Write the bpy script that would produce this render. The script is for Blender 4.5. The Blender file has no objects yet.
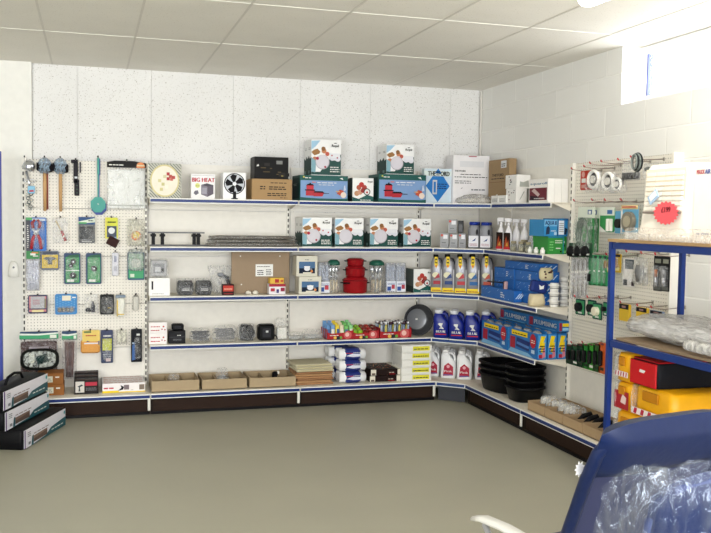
import bpy, bmesh, math, random
from math import sin, cos, pi, radians, sqrt, atan2
from mathutils import Vector, Matrix
C = bpy.context.scene.collection
S = bpy.context.scene
# ---------------------------------------------------------------- camera
CAMP = (-3.6055, -7.7036, 1.634); YAW, PITCH, ROLL, FPX = 0.2968, -0.0565, 0.014, 869.3766
_F = Vector((sin(YAW)*cos(PITCH), cos(YAW)*cos(PITCH), sin(PITCH)))
_R = Vector((cos(YAW), -sin(YAW), 0)); _U = _R.cross(_F)
_R2 = cos(ROLL)*_R + sin(ROLL)*_U; _U2 = -sin(ROLL)*_R + cos(ROLL)*_U
cam = bpy.data.objects.new('camera', bpy.data.cameras.new('camera')); C.objects.link(cam)
cam.matrix_world = Matrix(((_R2.x, _U2.x, -_F.x, CAMP[0]), (_R2.y, _U2.y, -_F.y, CAMP[1]), (_R2.z, _U2.z, -_F.z, CAMP[2]), (0, 0, 0, 1)))
cam.data.sensor_width = 36; cam.data.lens = FPX/711*36; cam.data.clip_start = .05; cam.data.clip_end = 100
S.camera = cam
# ---------------------------------------------------------------- world, light, exposure
wd = bpy.data.worlds.new('daylight'); S.world = wd; wd.use_nodes = True
bgn = wd.node_tree.nodes['Background']; bgn.inputs[0].default_value = (.93, .97, 1, 1); bgn.inputs[1].default_value = 2.6
def area(name, loc, rot, sx, sy, power, col=(1, 1, 1)):
    l = bpy.data.lights.new(name, 'AREA'); l.shape = 'RECTANGLE'; l.size = sx; l.size_y = sy; l.energy = power; l.color = col
    o = bpy.data.objects.new(name, l); C.objects.link(o); o.location = loc; o.rotation_euler = rot; return o
area('shopfront_daylight', (-4.2, -10.3, 1.5), (radians(90), 0, 0), 6.5, 2.4, 340, (.97, .985, 1))
area('window_daylight', (.5, -3.3, 2.68), (0, radians(75), 0), .5, 1.9, 35, (.97, .98, 1))
S.view_settings.view_transform = 'Standard'; S.view_settings.look = 'None'; S.view_settings.gamma = 1
S.view_settings.use_curve_mapping = False; S.view_settings.exposure = 0.5
S.cycles.max_bounces = 8; S.cycles.transparent_max_bounces = 24; S.cycles.caustics_reflective = False; S.cycles.caustics_refractive = False

def ray(u, v): return _F + _R2*((u-355.5)/FPX) - _U2*((v-266.5)/FPX)
def at(u, v, ax, val):
    "the point of the plane ax = val that is seen at picture point u, v"
    d = ray(u, v); i = 'XYZ'.index(ax); t = (val-CAMP[i])/d[i]
    return Vector(CAMP)+d*t
# ---------------------------------------------------------------- materials
_M = {}
def lin(c):
    if isinstance(c, str): c = tuple(int(c[i:i+2], 16)/255 for i in (0, 2, 4))
    return tuple(x/12.92 if x <= .04045 else ((x+.055)/1.055)**2.4 for x in c)+(1,)
def newmat(name):
    m = bpy.data.materials.new(name); m.use_nodes = True
    return m, m.node_tree.nodes, m.node_tree.links, m.node_tree.nodes['Principled BSDF']
def mat(c, rough=.5, metal=0., var=.06, scale=18, bump=0.):
    k = (c, rough, metal, var, scale, bump)
    if k in _M: return _M[k]
    m, N, L, B = newmat('paint_'+str(c)); B.inputs['Roughness'].default_value = rough; B.inputs['Metallic'].default_value = metal
    tc = N.new('ShaderNodeTexCoord'); nz = N.new('ShaderNodeTexNoise'); nz.inputs['Scale'].default_value = scale; nz.inputs['Detail'].default_value = 3
    L.new(tc.outputs['Object'], nz.inputs['Vector'])
    mx = N.new('ShaderNodeMix'); mx.data_type = 'RGBA'; a = lin(tuple((int(c[i:i+2], 16)/255)**1.16 for i in (0, 2, 4))); B.inputs['Specular IOR Level'].default_value = .12 if max(a[:3]) < .05 and not metal else .3
    mx.inputs[6].default_value = tuple(max(0, x*(1-var)) for x in a[:3])+(1,); mx.inputs[7].default_value = tuple(min(1, x*(1+var)) for x in a[:3])+(1,)
    L.new(nz.outputs[0], mx.inputs[0]); L.new(mx.outputs[2], B.inputs['Base Color'])
    if bump:
        bp = N.new('ShaderNodeBump'); bp.inputs['Strength'].default_value = bump; bp.inputs['Distance'].default_value = .01
        L.new(nz.outputs[0], bp.inputs['Height']); L.new(bp.outputs[0], B.inputs['Normal'])
    _M[k] = m; return m
def film(op=.16, col='f4f6f8', scale=30, name='clear_film', rough=.12, stretch=(1, 1, .5), gloss=False):
    k = ('film', op, col, scale, rough, gloss)
    if k in _M: return _M[k]
    m, N, L, B = newmat(name); B.inputs['Base Color'].default_value = lin(col); B.inputs['Roughness'].default_value = rough
    B.inputs['Specular IOR Level'].default_value = 1
    tc = N.new('ShaderNodeTexCoord'); mp = N.new('ShaderNodeMapping'); mp.inputs['Scale'].default_value = stretch
    nz = N.new('ShaderNodeTexNoise'); nz.inputs['Scale'].default_value = scale; nz.inputs['Detail'].default_value = 4; nz.inputs['Distortion'].default_value = 1.5
    L.new(tc.outputs['Object'], mp.inputs[0]); L.new(mp.outputs[0], nz.inputs['Vector'])
    bp = N.new('ShaderNodeBump'); bp.inputs['Strength'].default_value = 1; bp.inputs['Distance'].default_value = .03
    L.new(nz.outputs[0], bp.inputs['Height']); L.new(bp.outputs[0], B.inputs['Normal'])
    mr = N.new('ShaderNodeMapRange'); mr.inputs[1].default_value = .42; mr.inputs[2].default_value = .72; mr.inputs[3].default_value = op*.5; mr.inputs[4].default_value = min(1, op*2.4)
    L.new(nz.outputs[0], mr.inputs[0])
    tr = N.new('ShaderNodeBsdfTransparent'); ms = N.new('ShaderNodeMixShader')
    sh = B
    if gloss:
        sh = N.new('ShaderNodeBsdfGlossy'); sh.inputs['Roughness'].default_value = rough; sh.inputs['Color'].default_value = lin(col); L.new(bp.outputs[0], sh.inputs['Normal'])
    L.new(mr.outputs[0], ms.inputs[0]); L.new(tr.outputs[0], ms.inputs[1]); L.new(sh.outputs[0], ms.inputs[2])
    L.new(ms.outputs[0], N['Material Output'].inputs[0]); _M[k] = m; return m
def speckmat(name, base, speck, scale, lo, hi, rough=.9, bump=0.):
    m, N, L, B = newmat(name); B.inputs['Roughness'].default_value = rough
    tc = N.new('ShaderNodeTexCoord'); nz = N.new('ShaderNodeTexNoise'); nz.inputs['Scale'].default_value = scale; nz.inputs['Detail'].default_value = 2
    L.new(tc.outputs['Object'], nz.inputs['Vector'])
    mr = N.new('ShaderNodeMapRange'); mr.inputs[1].default_value = lo; mr.inputs[2].default_value = hi
    L.new(nz.outputs[0], mr.inputs[0])
    mx = N.new('ShaderNodeMix'); mx.data_type = 'RGBA'; mx.inputs[6].default_value = lin(base); mx.inputs[7].default_value = lin(speck)
    L.new(mr.outputs[0], mx.inputs[0])
    n2 = N.new('ShaderNodeTexNoise'); n2.inputs['Scale'].default_value = 2.3; L.new(tc.outputs['Object'], n2.inputs['Vector'])
    m2 = N.new('ShaderNodeMix'); m2.data_type = 'RGBA'; m2.blend_type = 'MULTIPLY'; m2.inputs[0].default_value = .12
    L.new(mx.outputs[2], m2.inputs[6]); L.new(n2.outputs[0], m2.inputs[7]); L.new(m2.outputs[2], B.inputs['Base Color'])
    return m
def pegmat(ax):
    "cream pegboard: a dark round hole every 25 mm; ax = the board's horizontal axis"
    m, N, L, B = newmat('pegboard'); B.inputs['Roughness'].default_value = .5
    tc = N.new('ShaderNodeTexCoord'); sp = N.new('ShaderNodeSeparateXYZ'); L.new(tc.outputs['Object'], sp.inputs[0])
    cb = N.new('ShaderNodeCombineXYZ')
    for i, a in ((0, ax), (1, 'Z')):
        d = N.new('ShaderNodeMath'); d.operation = 'DIVIDE'; d.inputs[1].default_value = .0254; L.new(sp.outputs[a], d.inputs[0])
        f = N.new('ShaderNodeMath'); f.operation = 'FRACT'; L.new(d.outputs[0], f.inputs[0])
        s = N.new('ShaderNodeMath'); s.operation = 'SUBTRACT'; s.inputs[1].default_value = .5; L.new(f.outputs[0], s.inputs[0]); L.new(s.outputs[0], cb.inputs[i])
    ln = N.new('ShaderNodeVectorMath'); ln.operation = 'LENGTH'; L.new(cb.outputs[0], ln.inputs[0])
    lt = N.new('ShaderNodeMath'); lt.operation = 'LESS_THAN'; lt.inputs[1].default_value = .135; L.new(ln.outputs['Value'], lt.inputs[0])
    mx = N.new('ShaderNodeMix'); mx.data_type = 'RGBA'; mx.inputs[6].default_value = lin('efeadf'); mx.inputs[7].default_value = lin('544a3e')
    L.new(lt.outputs[0], mx.inputs[0]); L.new(mx.outputs[2], B.inputs['Base Color']); return m
# ---------------------------------------------------------------- mesh building
_T = {}
def glyphs(s):
    "flat mesh of a word, baseline at 0, height of a capital about .7"
    if s in _T: return _T[s]
    cu = bpy.data.curves.new('word', 'FONT'); cu.body = s; cu.size = 1; cu.resolution_u = 2
    o = bpy.data.objects.new('word', cu); C.objects.link(o); bpy.context.view_layer.update()
    me = o.evaluated_get(bpy.context.evaluated_depsgraph_get()).to_mesh()
    vs = [v.co.copy() for v in me.vertices]; fs = [tuple(p.vertices) for p in me.polygons]
    w = max((v.x for v in vs), default=1)
    bpy.data.objects.remove(o); bpy.data.curves.remove(cu); _T[s] = (vs, fs, w); return _T[s]
class MB:
    def __init__(s): s.v = []; s.f = []; s.mi = []; s.ms = []; s.sm = []
    def _m(s, m):
        if m not in s.ms: s.ms.append(m)
        return s.ms.index(m)
    def add(s, vs, fs, m, smooth=False):
        b = len(s.v); s.v += [Vector(v) for v in vs]; k = s._m(m)
        for f in fs: s.f.append([b+i for i in f]); s.mi.append(k); s.sm.append(smooth)
        return s
    def box(s, c, d, m, rot=None, top=None):
        "centre c, size d, optional Matrix rot; top = scale of the top face"
        t = top or (1, 1); vs = []
        for z in (-.5, .5):
            for x, y in ((-.5, -.5), (.5, -.5), (.5, .5), (-.5, .5)):
                k = t if z > 0 else (1, 1)
                p = Vector((x*d[0]*k[0], y*d[1]*k[1], z*d[2]))
                vs.append((rot @ p if rot else p)+Vector(c))
        return s.add(vs, [(3, 2, 1, 0), (4, 5, 6, 7), (0, 1, 5, 4), (1, 2, 6, 5), (2, 3, 7, 6), (3, 0, 4, 7)], m)
    def rbox(s, c, d, m, r=.004, rot=None):
        "box with chamfered edges"
        hx, hy, hz = d[0]/2, d[1]/2, d[2]/2; r = min(r, hx*.9, hy*.9, hz*.9)
        secs = [(-hz, r), (-hz+r, 0), (hz-r, 0), (hz, r)]; vs = []
        for z, q in secs:
            a, b = hx-q, hy-q
            for x, y in ((-a+r, -b), (a-r, -b), (a, -b+r), (a, b-r), (a-r, b), (-a+r, b), (-a, b-r), (-a, -b+r)):
                p = Vector((x, y, z)); vs.append((rot @ p if rot else p)+Vector(c))
        fs = [tuple(range(7, -1, -1)), tuple(range(24, 32))]
        for k in range(3):
            for i in range(8): j = (i+1) % 8; fs.append((k*8+i, k*8+j, k*8+8+j, k*8+8+i))
        return s.add(vs, fs, m)
    def tube(s, pts, r, m, n=8, cap=True):
        "round bar through pts; r a number or one per point"
        P = [Vector(p) for p in pts]; rs = r if isinstance(r, (list, tuple)) else [r]*len(P); vs = []; prev = None
        for i, p in enumerate(P):
            t = (P[min(i+1, len(P)-1)]-P[max(i-1, 0)]).normalized()
            a = prev if prev is not None else (Vector((0, 0, 1)) if abs(t.z) < .9 else Vector((1, 0, 0)))
            a = (a-t*a.dot(t)).normalized(); b = t.cross(a); prev = a
            for k in range(n): q = 2*pi*k/n; vs.append(p+(a*cos(q)+b*sin(q))*rs[i])
        fs = [(i*n+k, i*n+(k+1) % n, i*n+n+(k+1) % n, i*n+n+k) for i in range(len(P)-1) for k in range(n)]
        s.add(vs, fs, m, True)
        if cap: b = len(s.v)-len(vs); s.f += [[b+k for k in range(n-1, -1, -1)], [b+len(vs)-n+k for k in range(n)]]; s.mi += [s._m(m)]*2; s.sm += [False]*2
        return s
    def loft(s, secs, m, n=16, e=2., smooth=True, jit=0, seed=1, cap=True):
        "stack of rounded rings: (z, rx, ry[, cx, cy]); e = squareness"
        rn = random.Random(seed); vs = []
        for q in secs:
            z, rx, ry = q[:3]; cx = q[3] if len(q) > 3 else 0; cy = q[4] if len(q) > 4 else 0
            for k in range(n):
                t = 2*pi*(k+.5)/n; ct, st = cos(t), sin(t)
                x = math.copysign(abs(ct)**(2/e), ct)*rx; y = math.copysign(abs(st)**(2/e), st)*ry
                vs.append((cx+x+rn.uniform(-jit, jit), cy+y+rn.uniform(-jit, jit), z+rn.uniform(-jit, jit)*.5))
        L = len(secs); fs = [(i*n+k, i*n+(k+1) % n, i*n+n+(k+1) % n, i*n+n+k) for i in range(L-1) for k in range(n)]
        if cap: fs += [tuple(range(n-1, -1, -1)), tuple((L-1)*n+k for k in range(n))]
        return s.add(vs, fs, m, smooth)
    def prism(s, pts, y0, y1, m):
        "outline pts (x, z), counter-clockwise seen from -Y, between y0 (front) and y1"
        n = len(pts); vs = [(x, y0, z) for x, z in pts]+[(x, y1, z) for x, z in pts]
        return s.add(vs, [tuple(range(n)), tuple(range(2*n-1, n-1, -1))]+[(i, n+i, n+(i+1) % n, (i+1) % n) for i in range(n)], m)
    def slab(s, pts, z0, z1, m):
        "outline pts (x, y), counter-clockwise from above"
        n = len(pts); vs = [(x, y, z0) for x, y in pts]+[(x, y, z1) for x, y in pts]
        return s.add(vs, [tuple(range(n-1, -1, -1)), tuple(range(n, 2*n))]+[(i, (i+1) % n, n+(i+1) % n, n+i) for i in range(n)], m)
    def xf(s, M, start=0):
        for i in range(start, len(s.v)): s.v[i] = M @ s.v[i]
        return s
    def build(s, name, parent=None, loc=None, rot=0):
        me = bpy.data.meshes.new(name); me.from_pydata([tuple(v) for v in s.v], [], s.f)
        for m in s.ms: me.materials.append(m)
        me.polygons.foreach_set('material_index', s.mi); me.polygons.foreach_set('use_smooth', s.sm); me.update()
        o = bpy.data.objects.new(name, me); C.objects.link(o)
        if parent: o.parent = parent
        if loc is not None: o.location = loc; o.rotation_euler = (0, 0, rot) if not isinstance(rot, tuple) else rot
        return o
ILLEGIBLE = {'Plenty', 'Lumiere', 'auto', 'MASTER SIZE', 'Chef', 'MAX', 'Table Pro', 'sweets', 'BAR', 'ERIDE 70.7', 'Sponge', 'GROUNDSHEET', 'CAMPER', 'cast iron', 'non stick colour cookware', 'Flushing toilet with water seat', 'Replacement Kit Bowl'}   # print too blurred to read: dashes
class Art:
    "flat print on one face of a w x d x h box that stands on z=0 with its front at y=0; u, v run 0..1"
    def __init__(s, mb, w, d, h, side='F', z0=0, lift=.0008, x0=0, y0=0):
        s.mb, s.k = mb, 0; s.l = lift
        if side == 'F': s.o, s.a, s.b, s.n = Vector((-w/2, 0, 0)), Vector((w, 0, 0)), Vector((0, 0, h)), Vector((0, -1, 0))
        if side == 'L': s.o, s.a, s.b, s.n = Vector((-w/2, d, 0)), Vector((0, -d, 0)), Vector((0, 0, h)), Vector((-1, 0, 0))
        if side == 'T': s.o, s.a, s.b, s.n = Vector((-w/2, 0, h)), Vector((w, 0, 0)), Vector((0, d, 0)), Vector((0, 0, 1))
        s.o = s.o+Vector((x0, y0, z0)); s.asp = s.b.length/s.a.length
    def p(s, u, v): return s.o+s.a*u+s.b*v+s.n*(s.l*(s.k+1))
    def poly(s, pts, m):
        pts = [(min(1, max(0, u)), min(1, max(0, v))) for u, v in pts]; s.mb.add([s.p(*q) for q in pts], [tuple(range(len(pts)))], m); s.k += 1; return s
    def rect(s, u0, v0, u1, v1, m): return s.poly([(u0, v0), (u1, v0), (u1, v1), (u0, v1)], m)
    def circ(s, u, v, r, m, n=20, sq=1.): return s.poly([(u+r*cos(2*pi*i/n), v+r*sq*sin(2*pi*i/n)/s.asp) for i in range(n)], m)
    def text(s, u, v, hgt, word, m, wid=None, sl=0):
        "hgt = capital height as a share of the face height; wid = share of the face width"
        if word in ILLEGIBLE: return s.lines(u, v, u+(wid or .3), v+hgt, 1, m, len(word))
        vs, fs, w = glyphs(word); k = hgt/.7; kx = wid/w if wid else k*s.asp
        for du in (0, hgt*s.asp*.12):
            s.mb.add([s.p(u+du+q.x*kx, v+q.y*k+q.x*kx*sl) for q in vs], fs, m)
        s.k += 1; return s
    def lines(s, u0, v0, u1, v1, n, m, seed=1):
        "rows of small print too fine to read: short dashes"
        rn = random.Random(seed); hh = (v1-v0)/n
        for i in range(n):
            u = u0; v = v0+hh*i
            while u < u1-.02:
                e = min(u1, u+rn.uniform(.04, .12)); s.mb.add([s.p(u, v), s.p(e, v), s.p(e, v+hh*.45), s.p(u, v+hh*.45)], [(0, 1, 2, 3)], m); u = e+.02
        s.k += 1; return s
def floorz(*mbs):
    "settle: nothing of these meshes below z = 0"
    for b in mbs:
        for v in b.v: v.z = max(v.z, .0004)
    return mbs[0]
def tag(o, label=None, cat=None, group=None, kind=None):
    if label: o['label'] = label
    if cat: o['category'] = cat
    if group: o['group'] = group
    if kind: o['kind'] = kind
    return o
def thing(name, label, cat, loc, rot=0, parts=None, group=None):
    "parts = MB (one mesh) or list of (part name, MB[, [sub-parts]]); an Empty parents the parts"
    if isinstance(parts, MB): o = parts.build(name, None, loc, rot)
    else:
        o = bpy.data.objects.new(name, None); C.objects.link(o); o.empty_display_size = .05; o.location = loc; o.rotation_euler = rot if isinstance(rot, tuple) else (0, 0, rot)
        for q in parts:
            c = q[1].build(q[0], o)
            if len(q) > 2 and isinstance(q[2], str): c['label'] = q[2]
            elif len(q) > 2:
                for sub in q[2]: sub[1].build(sub[0], c)
    return tag(o, label, cat, group)
def copy_thing(o, loc, label, rot=None, group=None):
    kids = [k for k in bpy.data.objects if k.parent == o]
    c = o.copy(); C.objects.link(c); c.location = loc; c['label'] = label
    if rot is not None: c.rotation_euler = (0, 0, rot)
    if group: c['group'] = group
    for k in kids:
        k2 = k.copy(); C.objects.link(k2); k2.parent = c
        for g in [g for g in bpy.data.objects if g.parent == k]:
            g2 = g.copy(); C.objects.link(g2); g2.parent = k2
    return c
def struct(name, mb, loc=None): o = mb.build(name, None, loc); o['kind'] = 'structure'; return o

WHITE = mat('f2f0ea', .45); CREAM = mat('efe9dc', .45); BLUE = mat('24427c', .4); BLACK = mat('17161a', .45); DKGREEN = mat('15504a', .5)
KRAFT = mat('b3966f', .8, bump=.1); TAN = mat('b7a080', .8); RED = mat('b3202a', .45); YEL = mat('f0d420', .5); CHROME = mat('c8cbd0', .2, .9)
STEEL = mat('9a9ba0', .35, .7); GREEN = mat('2f8f58', .5); NAVY = mat('1b2b63', .5); GREY = mat('8b8c90', .55); CLEAR = film()
# ================================================================ the room
H = 2.867; STIP = speckmat('fissured_tile', 'f0efed', 'a39d92', 110, .64, .69); CEIL = speckmat('ceiling_tile', 'f3efe6', 'd0cabe', 90, .66, .7)
FLOORM = speckmat('floor_vinyl', 'a7a492', 'b5b2a0', 260, .5, .75, rough=.42)
def blockmat():
    m, N, L, B = newmat('painted_blockwork'); B.inputs['Roughness'].default_value = .6
    tc = N.new('ShaderNodeTexCoord'); sp = N.new('ShaderNodeSeparateXYZ'); L.new(tc.outputs['Object'], sp.inputs[0])
    ad = N.new('ShaderNodeMath'); ad.operation = 'ADD'; L.new(sp.outputs['X'], ad.inputs[0]); L.new(sp.outputs['Y'], ad.inputs[1])
    a2 = N.new('ShaderNodeMath'); a2.operation = 'ADD'; a2.inputs[1].default_value = 20.0-.08; L.new(ad.outputs[0], a2.inputs[0])
    z2 = N.new('ShaderNodeMath'); z2.operation = 'ADD'; z2.inputs[1].default_value = -.077; L.new(sp.outputs['Z'], z2.inputs[0])
    cb = N.new('ShaderNodeCombineXYZ'); L.new(a2.outputs[0], cb.inputs[0]); L.new(z2.outputs[0], cb.inputs[1])
    br = N.new('ShaderNodeTexBrick'); br.inputs['Scale'].default_value = 1; br.inputs['Brick Width'].default_value = .475; br.inputs['Row Height'].default_value = .217
    br.inputs['Mortar Size'].default_value = .007; br.inputs['Mortar Smooth'].default_value = .4
    br.inputs['Color1'].default_value = lin('eeede9'); br.inputs['Color2'].default_value = lin('e9e8e4'); br.inputs['Mortar'].default_value = lin('f7f6f2')
    L.new(cb.outputs[0], br.inputs['Vector']); L.new(br.outputs['Color'], B.inputs['Base Color'])
    nz = N.new('ShaderNodeTexNoise'); nz.inputs['Scale'].default_value = 120; L.new(tc.outputs['Object'], nz.inputs['Vector'])
    mm = N.new('ShaderNodeMath'); mm.operation = 'MULTIPLY_ADD'; mm.inputs[1].default_value = .25; L.new(nz.outputs[0], mm.inputs[0])
    inv = N.new('ShaderNodeMath'); inv.operation = 'SUBTRACT'; inv.inputs[0].default_value = 1; L.new(br.outputs['Fac'], inv.inputs[1]); L.new(inv.outputs[0], mm.inputs[2])
    bp = N.new('ShaderNodeBump'); bp.inputs['Strength'].default_value = .6; bp.inputs['Distance'].default_value = .006
    L.new(mm.outputs[0], bp.inputs['Height']); L.new(bp.outputs[0], B.inputs['Normal']); return m
BLOCK = blockmat(); PAINT = mat('efeee9', .6)
struct('floor', MB().box((-4, -5, -.05), (8.6, 11, .1), FLOORM))
struct('ceiling', MB().box((-4, -5, H+.05), (8.6, 11, .1), CEIL))
g = MB(); GRID = mat('dedad2', .6)
for i in range(13): g.box((-.3-.6*i, -5, H-.001), (.014, 10.4, .003), GRID)
for i in range(8): g.box((-4, -1.37-1.24*i, H-.001), (8, .008, .003), mat('f2f0e8', .6))
struct('trim_1', g)
w = MB().box((-4, .08, H/2), (8.6, .1, H), mat('f2f1ee', .6))
struct('wall_back', w)
sx = [(-4.055, -3.71), (-3.70, -3.105), (-3.095, -2.40), (-2.39, -1.795), (-1.785, -1.13), (-1.12, -.33), (-.32, -.03)]
w = MB()
for a, b in sx: w.box(((a+b)/2+.002, .023, H-.001-(H-.02)/2), (b-a+.008, .014, H-.02), STIP)
struct('trim_2', w)                                                     # speckled lining panels on the back wall
struct('trim_3', MB().box((-.013, -.004, H/2), (.02, .012, H-.02), mat('dedbd4', .6)))
struct('wall_back_pier', MB().box((-6.2, .0, H/2), (4.28, .09, H-.002), PAINT))
# right wall with the high window opening  Y -2.30 .. -4.70, Z 2.46 .. ceiling
Y0, Y1, ZS = -2.30, -4.72, 2.458
w = MB(); t = .26
w.box((t/2, (Y0+.13)/2, H/2), (t, .13-Y0, H), BLOCK); w.box((t/2, (Y0+Y1)/2, ZS/2), (t, Y0-Y1, ZS), BLOCK); w.box((t/2, (Y1-10.4)/2, H/2), (t, 10.4+Y1, H), BLOCK)
struct('wall_right', w)
w = MB(); WF = mat('f4f4f2', .35); fx = .17
w.box((fx, (Y0+Y1)/2, ZS+.03), (.06, Y0-Y1, .055), WF); w.box((fx, (Y0+Y1)/2, H-.03), (.06, Y0-Y1, .05), WF)
for y in (Y0-.04, (Y0+Y1)/2, Y1+.04): w.box((fx, y, (ZS+H)/2), (.056, .07, H-ZS-.115), WF)
wf = struct('window_1', w)
g = MB().box((fx, Y0-.082, (ZS+H)/2), (.04, .012, H-ZS-.12), mat('5a64a0', .4)); g.build('gasket', wf)
def glassmat():
    m, N, L, B = newmat('window_glass'); tr = N.new('ShaderNodeBsdfTransparent'); gl = N.new('ShaderNodeBsdfGlossy'); gl.inputs['Roughness'].default_value = .02
    ms = N.new('ShaderNodeMixShader'); ms.inputs[0].default_value = .06; L.new(tr.outputs[0], ms.inputs[1]); L.new(gl.outputs[0], ms.inputs[2])
    L.new(ms.outputs[0], N['Material Output'].inputs[0]); return m
MB().box((fx, (Y0+Y1)/2, (ZS+H)/2), (.006, Y0-Y1-.19, H-ZS-.12), glassmat()).build('pane', wf)
# the rest of the shop, behind the photographer: left wall, and a rear wall with two wide shopfront openings
struct('wall_left', MB().box((-8.2, -5.1, H/2), (.2, 10.4, H), PAINT))
w = MB(); yb = -10.35
for x in (-7.9, -4.2, -.4): w.box((x, yb, H/2), (.5, .2, H), PAINT)
w.box((-4.05, yb, .15), (7.8, .2, .3), PAINT); w.box((-4.05, yb, H-.08), (7.8, .2, .16), PAINT)
struct('wall_front', w)
# blue painted steel door frame post at the left edge
struct('trim_4', MB().box((-4.30, -.5, 1.05), (.09, .05, 2.1), mat('35459c', .4)))
# fluorescent ceiling light
lm = bpy.data.materials.new('lit_diffuser'); lm.use_nodes = True; e = lm.node_tree.nodes['Principled BSDF']; e.inputs['Emission Color'].default_value = (1, .95, .85, 1); e.inputs['Emission Strength'].default_value = 4
p = MB().box((0, -.6, -.008), (.15, 1.22, .016), mat('e8e4da', .5)); d = MB().loft([(-.05, .035, .59), (-.03, .062, .6), (-.016, .068, .6)], lm, 20, 8)
for i in range(len(d.v)): d.v[i].y -= .6
thing('ceiling_light', 'slim ceiling light fitting with a glowing diffuser by the right wall', 'light', (-.985, -3.40, H-.006), radians(0), [('mounting_plate', p), ('diffuser', d)])
area('ceiling_light_glow', (-.985, -4.0, H-.08), (0, 0, 0), .12, 1.1, 14, (1, .95, .85))
# white wall sensor on the pier
m = MB().loft([(-.065, .035, .012), (-.06, .042, .017), (0, .04, .02), (.045, .03, .018), (.066, .012, .01)], mat('f6f5f0', .3), 20, 2.6)
m.tube([(0, -.018, .015), (0, -.023, .015)], .008, GREY, 10)
thing('wall_sensor', 'small white rounded plastic sensor box on the wall left of the pegboard', 'sensor', (-4.205, -.066, 1.17), 0, m)

# ================================================================ shelving
ZB = [.174, .553, .957, 1.370, 1.772]          # shelf surfaces, base first
PEGX = pegmat('X'); PANEL = mat('f0ede6', .5); POST = mat('f3f0e8', .4); PLINTH = mat('3a2a22', .6, bump=.2); SLOT = mat('1d1a18', .8)
XS = [-4.138, -3.138, -1.888, -.638]; YF, YFB = -.383, -.512; TOP = 2.075
def upright(x, y, rot=0):
    m = MB().box((0, 0, TOP/2), (.022, .035, TOP), POST)
    for i in range(36): m.box((0, -.0178, .22+i*.051), (.010, .003, .030), SLOT)
    return m
def shelf_mb(w, d, th=.03):
    "local: back edge y=0, front edge y=-d, top z=0, x from 0 to w"
    return MB().box((w/2, -d/2, -.004), (w-.004, d, .008), CREAM).box((w/2, -.012, -.02), (w-.01, .02, .03), CREAM)
def strip_mb(w, d):
    m = MB().box((w/2, -d-.004, -.019), (w-.006, .008, .040), mat('f4f3ee', .4)); m.box((w/2, -d-.009, -.0195), (w-.012, .003, .024), mat('1f3c7c', .35)); return m
def panels_mb(w, mt, zs, y=0):
    m = MB()
    for a, b in zip(zs, zs[1:]): m.box((w/2, y-.006, (a+b)/2), (w-.026, .012, b-a-.004), mt)
    return m
def plinth(w, d):
    m = MB().box((w/2, -d+.035, .068), (w-.02, .012, .128), PLINTH); m.box((w/2, -d+.026, .012), (w-.02, .012, .022), BLACK)
    m.box((w/2, -d+.026, .126), (w-.02, .010, .012), mat('241a15', .6))
    for x in (.012, w-.012): m.box((x, -d+.027, .066), (.022, .012, .13), mat('2b201a', .6))
    return m
def bay(name_label, loc, rot, w, peg, depths, levels, zs, posts, group='blue edged shelving bays'):
    o = bpy.data.objects.new('shelving_bay', None); C.objects.link(o); o.location = loc; o.rotation_euler = (0, 0, rot); tag(o, name_label, 'shelving', group)
    for k, (mt, z) in enumerate(zs): panels_mb(w, mt, z).build('back_panel', o)
    for x in posts: upright(0, 0).build('upright', o, (x, -.018, 0))
    for lv in levels:
        d = depths[lv]; s = shelf_mb(w, d).build('shelf', o, (0, 0, ZB[lv]-.0015)); strip_mb(w, d).build('ticket_strip', s)
        if lv:
            for x in (.012, w-.014): MB().add([(x, -.03, -.01), (x, -d+.02, -.01), (x, -.03, -.07), (x+.003, -.03, -.01), (x+.003, -d+.02, -.01), (x+.003, -.03, -.07)], [(0, 1, 2), (5, 4, 3), (0, 3, 4, 1), (1, 4, 5, 2), (2, 5, 3, 0)], CREAM).build('bracket', s)
    plinth(w, depths[0]).build('plinth', o)
    for x in posts: MB().rbox((x, -depths[0]+.006, .085), (.022, .014, .10), mat('e9e7df', .4), .003).build('foot_cover', o)
    return o
SEG = [.13, .46, .871, 1.275, 1.675, TOP]
SEAM = SEG
DB = [.512, .383, .383, .383, .383]
bay('pegboard bay at the far left with one low cream shelf', (XS[0], -.055, 0), 0, 1.0, True, [.457, 0, 0, 0, 0], [0], [(PANEL, [.13, .5]), (PEGX, [.5, .871, 1.275, 1.675, TOP])], [.012, .989])
bay('white backed five shelf bay beside the pegboard, holding the fan box', (XS[1], 0, 0), 0, 1.25, False, DB, [0, 1, 2, 3, 4], [(PANEL, SEG)], [1.239])
bay('white backed five shelf bay holding the mug boxes and red pans', (XS[2], 0, 0), 0, 1.25, False, DB, [0, 1, 2, 3, 4], [(PANEL, SEG)], [1.239])
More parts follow.
